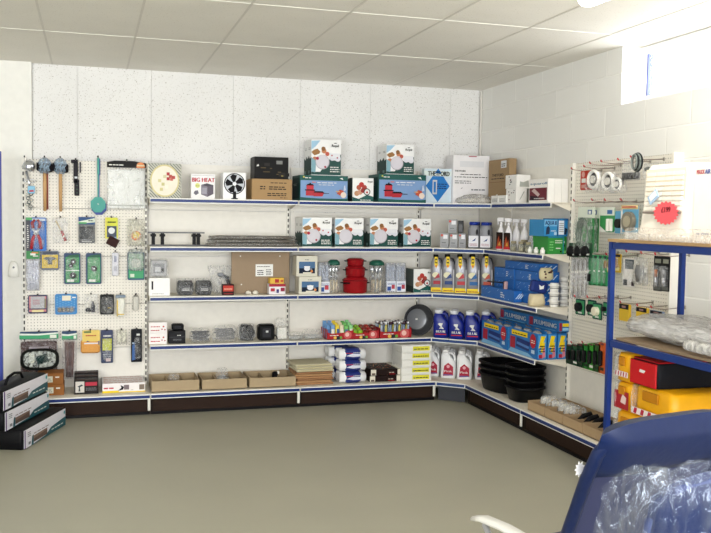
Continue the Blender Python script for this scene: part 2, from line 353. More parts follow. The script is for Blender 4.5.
# corner unit
co = bpy.data.objects.new('corner_shelving', None); C.objects.link(co); tag(co, 'angled corner shelving unit joining the back and right hand runs', 'shelving')
cx, cw = -.638, .638; RD = [.425, .315, .31, .27, .21]; YR = -.70
panels_mb(cw-.02, PANEL, SEG).build('back_panel', co, (cx+.012, 0, 0)); panels_mb(-YR-.02, PANEL, SEG).build('back_panel', co, (0, -.015, 0)).rotation_euler = (0, 0, radians(-90))
for lv in range(5):
    z = ZB[lv]-.0015; d = DB[lv]; r = RD[lv]; p0, p1 = Vector((cx+.004, -d)), Vector((-r, YR+.004))
    s = MB().slab([(cx+.004, -.014), (cx+.004, -d), (-r, YR+.004), (-.014, YR+.004), (-.014, -.014)], -.008, 0, CREAM).build('shelf', co, (0, 0, z))
    L = (p1-p0).length; ang = atan2(p1.y-p0.y, p1.x-p0.x); st = MB().box((L/2, -.004, -.019), (L-.004, .008, .04), mat('f4f3ee', .4)); st.box((L/2, -.009, -.0195), (L-.02, .003, .024), mat('3a558c', .35))
    q = st.build('ticket_strip', s, (p0.x, p0.y, 0), ang)
    if lv == 0:
        pl = MB().box((L/2, .03, .07), (L-.03, .012, .13), mat('45474f', .5)); pl.build('plinth', co, (p0.x, p0.y, 0), ang)
# right run: bay A of shelves (1.035 m), bay B pegboard (1.25 m)
YA, YBE = -1.735, -2.985
o = bay('right wall shelf bay holding the blue boxes and black tubs', (0, YR, 0), radians(-90), YR-YA, False, RD, [0, 1, 2, 3, 4], [(PANEL, SEG)], [YR-YA-.012])
o = bay('right wall pegboard bay with a low shelf of cardboard trays', (0, YA, 0), radians(-90), YA-YBE, True, [.425, 0, 0, 0, 0], [0], [(PANEL, [.13, .5]), (PEGX, [.5, .871, 1.275, 1.675, TOP])], [YA-YBE-.012])
MB().box((0, 0, TOP/2), (.014, .07, TOP), POST).build('end_panel', o, (YA-YBE+.008, -.035, 0))
# ================================================================ goods on the back wall shelves
def rect(x0, y0, x1, y1, ax, val):
    "the upright picture rectangle on the plane ax = val: centre along the wall, width, bottom z, top z"
    j = 1 if ax == 'X' else 0; ym = (y0+y1)/2; a, b = at(x0, ym, ax, val)[j], at(x1, ym, ax, val)[j]; xm = (x0+x1)/2
    return (a+b)/2, abs(b-a), at(xm, y1, ax, val)[2], at(xm, y0, ax, val)[2]
def onB(x0, y0, x1, y1, lv, Y, z=None):
    "stands on back shelf lv with its front at Y: location, width, height"
    c, w, zb, zt = rect(x0, y0, x1, y1, 'Y', Y); z = ZB[lv] if z is None else z; return (c, Y, z), w, zt-z
def onR(x0, y0, x1, y1, lv, X, z=None):
    c, w, zb, zt = rect(x0, y0, x1, y1, 'X', X); z = ZB[lv] if z is None else z; return (X, c, z), w, zt-z
RW = radians(-90)
INK = mat('2a2a30', .6); WPRINT = mat('e8e8e4', .5); SKIN = mat('c98d68', .6)
def plain_box(w, d, h, m, top=None): return MB().rbox((0, d/2, h/2), (w, d, h), m, .002)

# --- level 5 of the first bay
loc, w, h = onB(147.5, 163.5, 181.5, 198.5, 4, -.30); d = .12
m = plain_box(w, d, h, mat('d8d6cb', .5)); a = Art(m, w, d, h)
for i in range(-12, 13):
    u = i*.09; pts = [(u, 0), (u+.045, 0), (u+.045+1, 1), (u+1, 1)]
    # diagonal stripes, clipped to the face
    P = []
    for q in range(21):
        v = q/20; uu = u+(1-v)*1.0
        if 0 <= uu <= 1: P.append((uu, v))
    if len(P) > 1: a.k = 0; a.poly([(p[0], p[1]) for p in P]+[(min(1, p[0]+.045), p[1]) for p in reversed(P)], mat('7f857d', .5))
a.k = 1
m2 = MB(); ph = 40
ring = [(w*.43*cos(2*pi*i/ph), h*.47*sin(2*pi*i/ph)+h*.5) for i in range(ph)]
m2.prism(ring, -.012, -.0016, mat('d9cf9f', .4)); ring2 = [(w*.385*cos(2*pi*i/ph), h*.425*sin(2*pi*i/ph)+h*.5) for i in range(ph)]
m2.prism(ring2, -.0128, -.012, mat('efeadb', .5)); b = Art(m2, w, d, h, lift=.0136); b.l = .0006; b.o.y -= .0136
for (u, v, c) in ((.60, .70, 'b23a40'), (.67, .63, 'c25a50'), (.6, .56, 'b23a40'), (.7, .55, 'cc7a6a'), (.76, .6, 'b84a48'), (.35, .5, 'ddd6a8'), (.45, .4, 'cfc998'), (.5, .62, 'd8d2ae'), (.55, .32, 'f8f4e4'), (.4, .25, 'd8cfa0')):
    b.rect(u-.045, v-.045, u+.045, v+.045, mat(c, .5))
thing('clock_box', 'striped grey box with a round cream dial and red squares, left on top shelf', 'box', loc, 0, [('carton', m), ('dial', m2)])
loc, w, h = onB(191, 174, 215, 198.7, 4, -.30); d = .16
m = plain_box(w, d, h, mat('f4f2f2', .45)); a = Art(m, w, d, h)
a.rect(.04, .93, .96, .94, GREY); a.text(.03, .68, .17, 'BIG HEAT', mat('d0354a', .5), .94); a.circ(.27, .53, .1, mat('dfe38c', .5)); a.lines(.2, .5, .34, .56, 2, GREY, 3)
a.poly([(.42, .17), (.68, .08), (.68, .5), (.42, .56)], mat('8b8590', .5)); a.poly([(.68, .08), (.93, .2), (.93, .56), (.68, .5)], mat('6e6672', .5)); a.poly([(.42, .56), (.68, .5), (.93, .56), (.66, .63)], mat('55505a', .5))
a.rect(.45, .2, .65, .45, mat('a9a6b2', .5)); a.poly([(.1, .22), (.2, .14), (.32, .22), (.28, .34), (.16, .32)], mat('7d7a84', .5))
thing('heater_box', 'white carton with red BIG HEAT lettering and a grey heater picture', 'box', loc, 0, m)
loc, w, h = onB(223, 172.5, 246, 199, 4, -.30)
m = plain_box(w, d, h, mat('f6f6f6', .4)); a = Art(m, w, d, h); a.circ(.5, .58, .46, mat('17171b', .5), 28); a.circ(.5, .58, .42, mat('c9ccd2', .5), 28)
for i in range(5):
    t = 2*pi*i/5+.5; P = [(.5+.08*cos(t-.5), .58+.07*sin(t-.5)), (.5+.38*cos(t-.45), .58+.33*sin(t-.45)), (.5+.41*cos(t), .58+.36*sin(t)), (.5+.36*cos(t+.4), .58+.32*sin(t+.4)), (.5+.08*cos(t+.7), .58+.07*sin(t+.7))]
    a.k = 2; a.poly(P, mat('17171b', .5))
a.circ(.5, .58, .085, mat('e6e8ea', .4)); a.rect(.43, .02, .57, .3, mat('202024', .5)); a.rect(.36, .0, .64, .05, mat('202024', .5))
thing('fan_box', 'white carton printed with a black round electric fan', 'box', loc, 0, m)
loc, w, h = onB(252, 179, 292, 200, 4, -.33); d = .30
m = plain_box(w, d, h, KRAFT); a = Art(m, w, d, h); a.text(.46, .8, .08, 'MASTER SIZE', INK, .4); a.lines(.2, .5, .33, .72, 2, INK, 4); a.lines(.42, .5, .85, .7, 2, INK, 5); a.lines(.38, .2, .86, .38, 2, INK, 6); a.lines(.7, .1, .88, .16, 1, INK, 7)
thing('cardboard_carton', 'brown cardboard carton beneath the black box on the top shelf', 'box', loc, 0, m); zt = loc[2]+h
loc, w, h = onB(254.5, 157, 288.5, 179, 4, -.31, zt+.001); d = .2
m = plain_box(w, d, h, mat('1c1b1b', .45)); a = Art(m, w, d, h); a.rect(.64, .68, .82, .84, mat('8b8c88', .5)); a.poly([(.06, .55), (.13, .58), (.12, .66), (.07, .62)], WPRINT)
for u, v, e in ((.3, .62, .12), (.18, .48, .15), (.45, .46, .06), (.68, .3, .1), (.25, .3, .2), (.64, .2, .2)): a.rect(u, v, u+e, v+.035, mat('6a5a34', .5))
a.rect(.28, .58, .44, .72, mat('3a3735', .5)); a.rect(.7, .12, .9, .3, mat('353230', .5)); a.rect(.78, .12, .84, .17, mat('a09050', .5))
thing('radio_box', 'glossy black box resting on the brown carton of the top shelf', 'box', loc, 0, m)

# --- boxes of pans and mugs
def mug_box(w, d, h, spots):
    m = MB(); W = mat('f1f1f0', .4); m.rbox((0, d/2, h/2), (w, d, h), W, .002)
    for s in 'FL':
        a = Art(m, w, d, h, s); G = mat('16524c', .45)
        if s == 'F':
            a.poly([(.0, .02), (1, .02), (1, .6), (.9, .56), (.82, .42), (.62, .46), (.5, .36), (.3, .1), (.12, .10), (0, .22)], G)
            a.poly([(0, .95), (.0, .7), (.14, .8), (.3, .97)], mat('a9cbe2', .5)); a.poly([(0, .64), (.1, .55), (.26, .6), (.3, .66), (.2, .74), (.08, .7)], mat('a57c4c', .6)); a.circ(.12, .44, .09, SKIN); a.poly([(0, .1), (.14, .08), (.16, .4), (0, .5)], mat('8fb4c0', .6))
            a.circ(.42, .68, .08, SKIN); a.circ(.40, .74, .07, mat('93683c', .6)); a.circ(.53, .6, .07, mat('c26858', .6))
            a.circ(.37, .37, .235, mat('b8b2ba', .4), 26); a.circ(.365, .38, .215, mat('d7d3da', .35), 26)
            if spots:
                a.circ(.2, .47, .05, mat('b02848', .5)); a.circ(.46, .24, .035, mat('b02848', .5))
            a.circ(.7, .5, .1, mat('dfdfe6', .4)); a.circ(.88, .48, .1, mat('dfdfe6', .4)); a.rect(.62, .5, .96, .62, mat('e6e6ea', .4))
            if spots: a.circ(.68, .56, .025, mat('b02848', .5)); a.circ(.86, .5, .025, mat('b02848', .5))
            a.text(.66, .8, .07, 'Royal', INK, .24); a.rect(.75, .89, .83, .91, INK); a.lines(.62, .1, .93, .28, 3, WPRINT, 8)
        else:
            a.poly([(0, .02), (1, .02), (1, .5), (.8, .46), (.68, .56), (.5, .46), (.36, .54), (.2, .44), (0, .5)], mat('2b4a46', .5)); a.lines(.15, .72, .35, .8, 2, GREY, 2); a.lines(.65, .72, .9, .8, 2, GREY, 3)
            a.rect(.1, .05, .3, .14, mat('6b8a88', .5)); a.rect(.65, .05, .85, .14, mat('6b8a88', .5))
    a = Art(m, w, d, h, 'T'); a.rect(.03, .49, .97, .51, mat('cfccc4', .5))
    return m
def pan_box(w, d, h):
    m = MB(); G = mat('17605a', .45); m.rbox((0, d/2, h/2), (w, d, h), G, .002); a = Art(m, w, d, h)
    a.rect(.01, .1, .99, .8, mat('86a4cc', .45)); a.rect(.06, .9, .09, .96, mat('d0c860', .5)); a.text(.1, .88, .07, 'Chef', WPRINT, .14); a.poly([(.82, .9), (.9, .84), (.88, .93)], WPRINT)
    a.poly([(0, .14), (.25, .11), (.75, .07), (1, .12), (1, .0), (0, 0)], G)
    R_ = mat('b8283a', .4); K = mat('2b1a20', .5)
    a.rect(.12, .2, .3, .42, R_); a.rect(.10, .4, .31, .44, K); a.rect(.13, .44, .28, .6, mat('c23044', .4)); a.poly([(.12, .6), (.29, .6), (.25, .66), (.16, .66)], K); a.rect(.19, .66, .22, .7, K)
    a.poly([(.28, .18), (.46, .18), (.5, .32), (.27, .32)], R_); a.poly([(.27, .32), (.5, .32), (.46, .38), (.3, .38)], K); a.rect(.48, .29, .6, .31, K)
    a.text(.24, .71, .07, 'cast iron', mat('e07a5a', .5), .08); a.text(.35, .7, .06, 'non stick colour cookware', WPRINT, .4); a.lines(.38, .62, .7, .66, 1, WPRINT, 3)
    a.poly([(.76, .3), (.84, .22), (.92, .28), (.9, .42), (.82, .46)], mat('c05a42', .6)); a.circ(.9, .25, .06, mat('e7d8cc', .6)); a.poly([(.9, .4), (.95, .44), (.93, .64), (.91, .6)], mat('cfd6e6', .5)); a.rect(.74, .36, .82, .4, mat('d6b080', .6))
    s = Art(m, w, d, h, 'L'); s.rect(.1, .1, .9, .9, mat('1d4a48', .5)); s.lines(.2, .6, .6, .7, 2, mat('a8bcb8', .5), 4)
    return m
for (r, Y, dd, lb) in (((300, 175.5, 347.8, 201.5), -.345, .30, 'green and blue cookware box with red pans, the left one on the top shelf'), ((378.6, 174.5, 426, 203.7), -.345, .30, 'green and blue cookware box with red pans, the right one, beside the blue diamond')):
    loc, w, h = onB(*r, 4, Y); thing('cookware_box', lb, 'box', loc, 0, pan_box(w, dd, h), 'cookware boxes on the top shelf'); last = loc[2]+h
    mr = (311.3, 139.5, 341, 174.5) if r[0] < 350 else (386.5, 144.5, 414, 173)
    loc2, w2, h2 = onB(*mr, 4, Y+.035, last+.001)
    thing('mug_set_box', 'tall white and green mug set box with red dotted dish, standing on left cookware box' if r[0] < 350 else 'tall white and green mug set box with plain dish, standing on right cookware box', 'box', loc2, 0, mug_box(w2, .26, h2, r[0] < 350), 'mug set boxes')
loc, w, h = onB(352.5, 178, 373.5, 201.5, 4, -.33); d = .2
def small_pan_box(w, d, h):
    m = plain_box(w, d, h, mat('f0f0ee', .4)); a = Art(m, w, d, h); a.poly([(0, .02), (1, .02), (1, .22), (.7, .3), (.3, .12), (0, .2)], mat('17605a', .45))
    for u, v, c in ((.3, .6, 'b86a50'), (.42, .72, 'c0403c'), (.56, .6, 'b04a40'), (.2, .35, 'c79a78'), (.35, .4, 'd0a48a'), (.5, .48, 'a03a34')): a.circ(u, v, .12, mat(c, .6), 10)
    a.circ(.68, .42, .16, mat('3a3a3c', .5), 16); a.circ(.68, .42, .12, mat('e4e4e4', .4), 16); a.circ(.68, .4, .05, RED, 10); a.text(.7, .82, .07, 'Royal', INK, .22); a.lines(.35, .06, .85, .12, 1, WPRINT, 2)
    s = Art(m, w, d, h, 'L'); s.rect(0, 0, 1, 1, mat('2c3f3e', .5)); s.poly([(0, .3), (1, .25), (1, 1), (0, 1)], mat('55615f', .5)); return m
thing('saucepan_box', 'small white and green food picture box between the two cookware boxes', 'box', loc, 0, small_pan_box(w, d, h))
names = ['mug box, leftmost on second shelf, red dots on dish', 'mug box, second from left on second shelf, plain dish', 'mug box, third from left on second shelf, plain dish', 'mug box, rightmost on second shelf, red dots on dish']
for i, (x0, x1, y0) in enumerate(((302.5, 332, 217.5), (335, 363.5, 218), (370, 398, 218), (403.5, 431, 218.7))):
    loc, w, h = onB(x0, y0, x1, 248, 3, -.325); thing('mug_set_box', 'green and white '+names[i], 'box', loc, 0, mug_box(w, .28, h, i in (0, 3)), 'mug set boxes')
# --- second shelf, first bay: roof bar rails and long wrapped strips
loc, w, h = onB(148, 232, 205, 247, 3, -.26)
GR = mat('77787c', .5); m = MB(); m.box((0, .05, h-.006), (w, .03, .012), GR).box((.04, .05, .006), (w+.05, .03, .012), GR)
pk = []
for x in (-.19, -.115, .15, .185): pk.append(('rail_post', MB().box((x, .05, h/2), (.028, .03, h-.024), BLACK).box((x, .05, h-.03), (.045, .034, .02), BLACK)))
thing('rail_rack', 'pair of long grey metal rails joined by short black posts', 'rack', loc, 0, [('rails', m)]+pk)
loc, w, h = onB(208, 235, 298, 247, 3, -.30)
for i in range(3):
    m = MB(); z = i*.031; ww = w*(1-.03*i)
    m.loft([(0, .035, .012), (ww*.1, .045, .0145), (ww*.5, .047, .0145), (ww*.9, .045, .0145), (ww, .03, .010)], mat('6d675f', .5, bump=.4), 12, 4, True, .002, i)
    m.xf(Matrix.Translation((-ww/2, .06, z+.0155)) @ Matrix.Rotation(radians(90), 4, 'Y') @ Matrix.Rotation(radians(90), 4, 'Z'))
    f = MB(); f.loft([(0, .045, .0148), (ww*.3, .05, .0152), (ww*.7, .05, .0152), (ww+.02, .04, .012)], film(.25, 'dcdcd8', 60), 12, 4, True, .0015, i+9)
    f.xf(Matrix.Translation((-ww/2-.01, .06, z+.0155)) @ Matrix.Rotation(radians(90), 4, 'Y') @ Matrix.Rotation(radians(90), 4, 'Z'))
    thing('wrapped_trim_strip', ['long grey strip in clear film, bottom of the three stacked on second shelf', 'long grey strip in clear film, middle of the three stacked on second shelf', 'long grey strip in clear film, topmost of the three on second shelf'][i], 'strip', loc, 0, [('strip', m), ('wrapping', f)], 'wrapped grey strips')
# --- third shelf, first bay
loc, w, h = onB(149, 278, 170, 295.5, 2, -.31)
m = plain_box(w, .12, h, mat('f3f2f0', .35)); a = Art(m, w, .12, h); a.rect(.12, .35, .2, .82, mat('1d1c2c', .5)); a.lines(.15, .1, .7, .16, 1, GREY)
thing('switch_box', 'white square box with a small black bar, below the grey packet', 'box', loc, 0, m); z1 = loc[2]+h
loc, w, h = onB(149, 259, 169, 276, 2, -.31, z1+.001)
m = MB().rbox((0, .04, h/2), (w*.8, .06, h*.86), mat('b4b4b6', .4), .006); a = Art(m, w*.8, .07, h*.86, z0=h*.07, y0=.0095); a.rect(.15, .2, .85, .8, mat('8a8b90', .4)); a.rect(.25, .3, .6, .6, mat('c9cacc', .4)); a.rect(.65, .3, .8, .5, BLACK)
thing('wrapped_fitting', 'grey plastic fitting in a clear bag, on top of the white square box', 'packet', loc, 0, [('fitting', m), ('wrapping', MB().loft([(0, w*.46, .035), (h*.15, w*.5, .04), (h*.8, w*.5, .04), (h, w*.42, .01)], CLEAR, 16, 4, True, .003, 3).xf(Matrix.Translation((0, .04, 0))))])
for i, r in enumerate(((177, 281, 194.5, 295), (195.5, 281, 213, 295))):
    loc, w, h = onB(*r, 2, -.30)
    m = MB().loft([(.002, w*.4, .05), (h*.3, w*.48, .06), (h*.8, w*.46, .055), (h, w*.38, .04)], mat('24242a', .35), 20, 4).xf(Matrix.Translation((0, .06, 0)))
    m.box((0, .005, h*.45), (w*.5, .02, h*.3), mat('55565c', .4)); a = Art(m, w*.4, .1, h*.2, z0=h*.32, y0=-.006); a.lines(0, 0, 1, 1, 2, WPRINT, 4)
    f = MB().loft([(0, w*.47, .063), (h*.4, w*.52, .072), (h*.95, w*.48, .065), (h*1.15, w*.5, .03)], CLEAR, 18, 3, True, .005, i+4).xf(Matrix.Translation((0, .06, 0)))
    floorz(m, f); thing('bagged_light_unit', ['black lamp unit in a clear bag, left of the identical pair', 'black lamp unit in a clear bag, right of the pair, nearer the red box'][i], 'packet', loc, 0, [('lamp_unit', m), ('wrapping', f)], 'bagged black lamp units')
loc, w, h = onB(211, 266, 231, 295, 2, -.24)
m = MB(); m.rbox((.03, .05, .15), (.10, .03, .03), mat('3c4048', .4), .006, Matrix.Rotation(radians(20), 3, 'Y')); m.rbox((.065, .05, .11), (.03, .026, .08), mat('2b2c33', .4), .006, Matrix.Rotation(radians(-20), 3, 'Y')); m.rbox((.0, .05, .17), (.05, .05, .025), mat('8a8e96', .4), .005)
f = MB().loft([(.0, w*.3, .04), (.05, w*.42, .045), (.14, w*.48, .05), (h*.85, w*.62, .02), (h, w*.66, .004)], CLEAR, 18, 2.5, True, .006, 8).xf(Matrix.Translation((0, .05, 0)))
floorz(m, f); thing('bagged_tap', 'grey hand nozzle in a tall open clear bag behind the red box', 'packet', loc, 0, [('nozzle', m), ('wrapping', f)])
loc, w, h = onB(222.5, 284.5, 234, 295.3, 2, -.335); d = .06
m = plain_box(w, d, h, mat('2a1c1e', .45)); a = Art(m, w, d, h); a.rect(.05, .35, .95, .9, mat('c23a2a', .5)); a.lines(.15, .5, .85, .7, 2, mat('f0c8b0', .5)); a.rect(.1, .08, .9, .2, mat('8a2020', .5)); Art(m, w, d, h, 'T').rect(.1, .1, .9, .9, mat('a02a24', .5))
thing('small_red_box', 'small red and black box on third shelf before the clear bag', 'box', loc, 0, m)
loc, w, h = onB(231.5, 252, 289.5, 294, 2, -.21)
m = MB().rbox((0, .012, h/2), (w, .018, h), mat('a5927c', .7), .002); a = Art(m, w, .02, h, y0=.003)
for u, v in ((.15, .9), (.83, .9), (.17, .22)): a.circ(u, v, .012, WPRINT, 8)
lb = MB().box((w*.06, -.0, h*.56), (w*.3, .002, h*.29), mat('f0f0ee', .5)); a = Art(lb, w*.3, .02, h*.29, z0=h*.415, x0=w*.06, y0=-.001); a.text(.08, .78, .12, 'ERIDE 70.7', INK, .75); a.lines(.1, .12, .45, .6, 3, INK, 3); a.lines(.6, .1, .92, .65, 4, INK, 4)
thing('beige_panel', 'tall flat beige board with a white label, leaning at back of third shelf', 'board', loc, 0, [('board', m), ('label', lb, 'white printed label')])
for i, (x, lb_) in enumerate(((249, 'left'), (256, 'right'))):
    loc, w, h = onB(x-4, 290, x+4, 295, 2, -.30); m = MB().loft([(0, .022, .016), (.012, .028, .02), (.026, .02, .015), (.032, .008, .006)], mat('e9e4d8', .5), 12, 2, True, .002, i).xf(Matrix.Translation((0, .03, 0)))
    thing('cream_plug', 'little cream plastic plug before the beige board, %s one' % lb_, 'plug', loc, 0, m, 'cream plugs')
loc, w, h = onB(269, 284, 285.5, 295.3, 2, -.33); d = .08
m = plain_box(w, d, h, mat('e9e6ea', .45)); a = Art(m, w, d, h); a.rect(.0, .75, 1, 1, mat('b03048', .5)); a.rect(.1, .3, .35, .6, mat('b8384c', .5)); a.rect(.45, .15, .6, .5, mat('3b3b80', .5)); a.rect(.7, .3, .95, .65, mat('a03050', .5))
thing('bulb_box', 'white small box with red marks under the yellow and red box', 'box', loc, 0, m); z1 = loc[2]+h
loc, w, h = onB(270, 278, 284, 284, 2, -.325, z1+.001)
m = plain_box(w, d, h, mat('e3bc50', .5)); a = Art(m, w, d, h); a.rect(.35, .2, .65, .8, RED); a.rect(.75, .3, .95, .7, mat('c86040', .5))
thing('yellow_bulb_box', 'small yellow box with red patch on top of the white one', 'box', loc, 0, m)
# --- fourth shelf, first bay
z1 = ZB[1]
for i, r in enumerate(((149, 333, 167, 344), (149, 322.5, 167, 332.5))):
    loc, w, h = onB(*r, 1, -.32, z1); d = .12
    m = plain_box(w, d, h, mat('f3efee', .45)); a = Art(m, w, d, h); a.text(.1, .55, .2, 'Lumiere', mat('c0404a', .5), .5); a.lines(.1, .2, .6, .4, 1, mat('c0404a', .5), i+2); a.circ(.8, .6, .05, RED, 8); a.circ(.72, .35, .04, RED, 8); a.circ(.88, .3, .04, RED, 8)
    thing('lamp_box', ['white box with red print, lower of two at left end of fourth shelf', 'white box with red print, upper of two at left end of fourth shelf'][i], 'box', loc, 0, m, 'white and red lamp boxes'); z1 += h+.001
loc, w, h = onB(169, 331, 185.5, 342.7, 1, -.32); d = .14
m = plain_box(w, d, h, mat('202126', .4)); a = Art(m, w, d, h); a.lines(.25, .25, .75, .4, 2, GREY, 2); a.rect(.02, .5, .98, .54, mat('4a4b52', .4)); a.text(.5, .62, .14, 'auto', WPRINT, .25)
thing('black_box', 'small black box on fourth shelf carrying a black adaptor', 'box', loc, 0, m); z1 = loc[2]+h
loc, w, h = onB(172, 324, 184, 331, 1, -.30, z1+.001)
thing('black_adaptor', 'black rounded adaptor on top of the small black box', 'adaptor', loc, 0, MB().rbox((0, .04, h/2), (w, .07, h), mat('1b1b1f', .4), .01).box((0, .0, h*.5), (w*.5, .02, h*.3), mat('33343a', .4)))
rn = random.Random(5)
def cable_coil(w, h, seed, m_, r=.006, loops=6, y=.06):
    m = MB(); q = random.Random(seed)
    pts = []
    for i in range(loops*12):
        t = 2*pi*i/12; k = 1-.3*q.random(); pts.append((w*.42*cos(t)*k, y+.05*sin(t)*k, h*.12+h*.7*(i/(loops*12))+q.uniform(-.004, .004)))
    return m.tube(pts, r, m_, 6)
def bagged(name, lab, cat, r, lv, Y, inner, seed, d=.07, grp=None, fm=None):
    loc, w, h = r if isinstance(r[0], tuple) else onB(*r, lv, Y)
    f = MB().loft([(0, w*.44, d*.85), (h*.3, w*.5, d), (h*.7, w*.48, d*.85), (h*.93, w*.4, d*.5), (h, w*.34, d*.2)], fm or CLEAR, 20, 2.6, True, h*.035, seed).xf(Matrix.Translation((0, .07, 0)))
    c = inner(w, h); floorz(c, f)
    return thing(name, lab, cat, loc, 0, [('contents', c), ('wrapping', f)], grp)
bagged('bagged_cable', 'grey cable coil in a clear bag, beside the black adaptor box', 'packet', (190, 329, 212, 342.5), 1, -.33, lambda w, h: cable_coil(w, h, 1, mat('77787c', .4)), 11, grp='bagged cables on the fourth shelf')
bagged('bagged_cable', 'pale grey cable coil in a wide clear bag, middle of fourth shelf', 'packet', (212.5, 326, 239, 342.5), 1, -.34, lambda w, h: cable_coil(w, h, 2, mat('8f8f92', .4), .005, 7), 12, grp='bagged cables on the fourth shelf')
bagged('bagged_socket', 'black socket lumps in a clear bag, left of the square black casing', 'packet', (238, 324.5, 257.5, 340), 1, -.31, lambda w, h: MB().loft([(.005, w*.3, .05), (h*.4, w*.4, .06), (h*.8, w*.36, .05), (h*.93, w*.25, .03)], mat('232529', .35), 14, 2.4, True, .009, 3).xf(Matrix.Translation((0, .07, 0))), 13)
loc, w, h = onB(258.5, 324.5, 275, 339, 1, -.30)
m = MB().rbox((0, .05, h/2), (w, .09, h), mat('17171a', .35), .015); a = Art(m, w, .09, h, y0=.004); a.rect(.25, .2, .75, .75, mat('3a3a40', .4)); a.rect(.45, .5, .6, .62, mat('d8d8d8', .4)); m.tube([(w*.5, .05, h*.3), (w*.62, .04, h*.25), (w*.7, .03, .01)], .006, BLACK)
thing('black_casing', 'square black plastic casing with rounded corners, on fourth shelf', 'casing', loc, 0, m)
bagged('bagged_white_part', 'white block in a tall crumpled clear bag near right of fourth shelf', 'packet', (276, 319, 290, 340), 1, -.30, lambda w, h: MB().rbox((0, .07, h*.3), (w*.7, .07, h*.55), mat('e4e2dc', .4), .006), 14)
for i, r in enumerate(((288, 333, 306, 342.5), (303, 330, 326, 342))):
    bagged('bagged_hose', ['flat clear bag of pale tubing, left of two where the bays meet', 'flat clear bag of pale tubing, right of two, beside red sweet tray'][i], 'packet', r, 1, -.33, lambda w, h: cable_coil(w, h*.6, 6+i, mat('b9bab8', .4), .006, 3), 15+i, grp='bags of pale tubing')
# --- base shelf, first bay : cardboard trays
def tray(w, d, h, c='b5a387'):
    m = MB(); K = mat(c, .8, bump=.1); t = .005
    m.box((0, d/2, t/2), (w, d, t), K); m.box((0, t/2, h/2), (w, t, h), K); m.box((0, d-t/2, h/2), (w, t, h), K)
    for x in (-w/2+t/2, w/2-t/2): m.box((x, d/2, h/2), (t, d-2*t, h), K)
    m.box((-w*.16, d/2, h*.42), (t, d-2*t, h*.8), K); m.box((w*.17, d/2, h*.42), (t, d-2*t, h*.8), K); return m
def lump(seed, s, m_, z=.0, x=0, y=0, fm=None):
    return MB().loft([(z, s*.7, s*.6), (z+s*.3, s, s*.8), (z+s*.7, s*.8, s*.7), (z+s, s*.4, s*.3)], m_, 12, 2.2, True, s*.13, seed).xf(Matrix.Translation((x, y, 0)))
tl = ['leftmost brown card tray on the long base shelf', 'middle brown card tray of the back wall, clear packet on top', 'third brown card tray, beside the stack of mats']
for i, (x0, x1) in enumerate(((151.5, 199.5), (202, 247), (249.5, 296))):
    yb = 392.5-i*2.5; loc, w, h = onB(x0, 380.5-i*1.6, x1, yb, 0, -.46); w -= .004
    o = thing('card_tray', tl[i], 'tray', loc, 0, tray(w, .34, h), 'brown card trays on the back base shelf')
    z = loc[2]+.006
    if i == 0: bagged('small_parts_bag', 'small clear bag of white parts lying in leftmost card tray', 'packet', ((loc[0]+.0, loc[1]+.11, z), .10, .11), 0, 0, lambda w, h: lump(3, .04, mat('e0ded8', .4), .01, 0, .07), 21, .045)
    if i == 1: bagged('small_parts_bag', 'clear bag of grey fittings heaped on the middle card tray', 'packet', ((loc[0]+.0, loc[1]+.08, z), .11, .15), 0, 0, lambda w, h: lump(4, .055, mat('a8a8a8', .3, .3), .03, 0, .07), 22, .05)
    if i == 2: thing('black_fitting', 'small black fitting with white end lying in the third card tray', 'fitting', (loc[0]+.05, loc[1]+.16, z), 0, MB().rbox((0, 0, .05), (.05, .04, .1), BLACK, .01).rbox((.028, 0, .09), (.02, .03, .03), WHITE, .006))
# --- third shelf, second bay
def kettle_box(w, d, h):
    m = plain_box(w, d, h, mat('d9d6c9', .5)); a = Art(m, w, d, h); a.rect(.12, .14, .88, .72, mat('1c2c44', .5)); a.poly([(.12, .4), (.88, .4), (.88, .72), (.12, .72)], mat('54789e', .5)); a.lines(.4, .8, .6, .86, 1, INK)
    a.circ(.5, .38, .14, mat('e8eaee', .4), 18, .8); a.rect(.36, .44, .64, .5, mat('f6f6f6', .4)); a.circ(.72, .25, .06, mat('d89050', .5), 10); a.rect(.3, .14, .7, .2, mat('e4e0d0', .5)); a.rect(.64, .34, .74, .37, mat('c0c4cc', .5)); return m
z1 = ZB[2]
loc, w, h = onB(299, 276.5, 321.3, 296, 2, -.345); thing('coffee_set_box', 'beige box with a dark kitchen scene, lower front one of the pair', 'box', loc, 0, kettle_box(w, .16, h), 'beige coffee set boxes'); z1 = loc[2]+h
loc, w, h = onB(296.5, 256, 317.5, 276, 2, -.33, z1+.001); thing('coffee_set_box', 'beige box with a dark kitchen scene, upper one of the pair', 'box', loc, 0, kettle_box(w, .16, h), 'beige coffee set boxes')
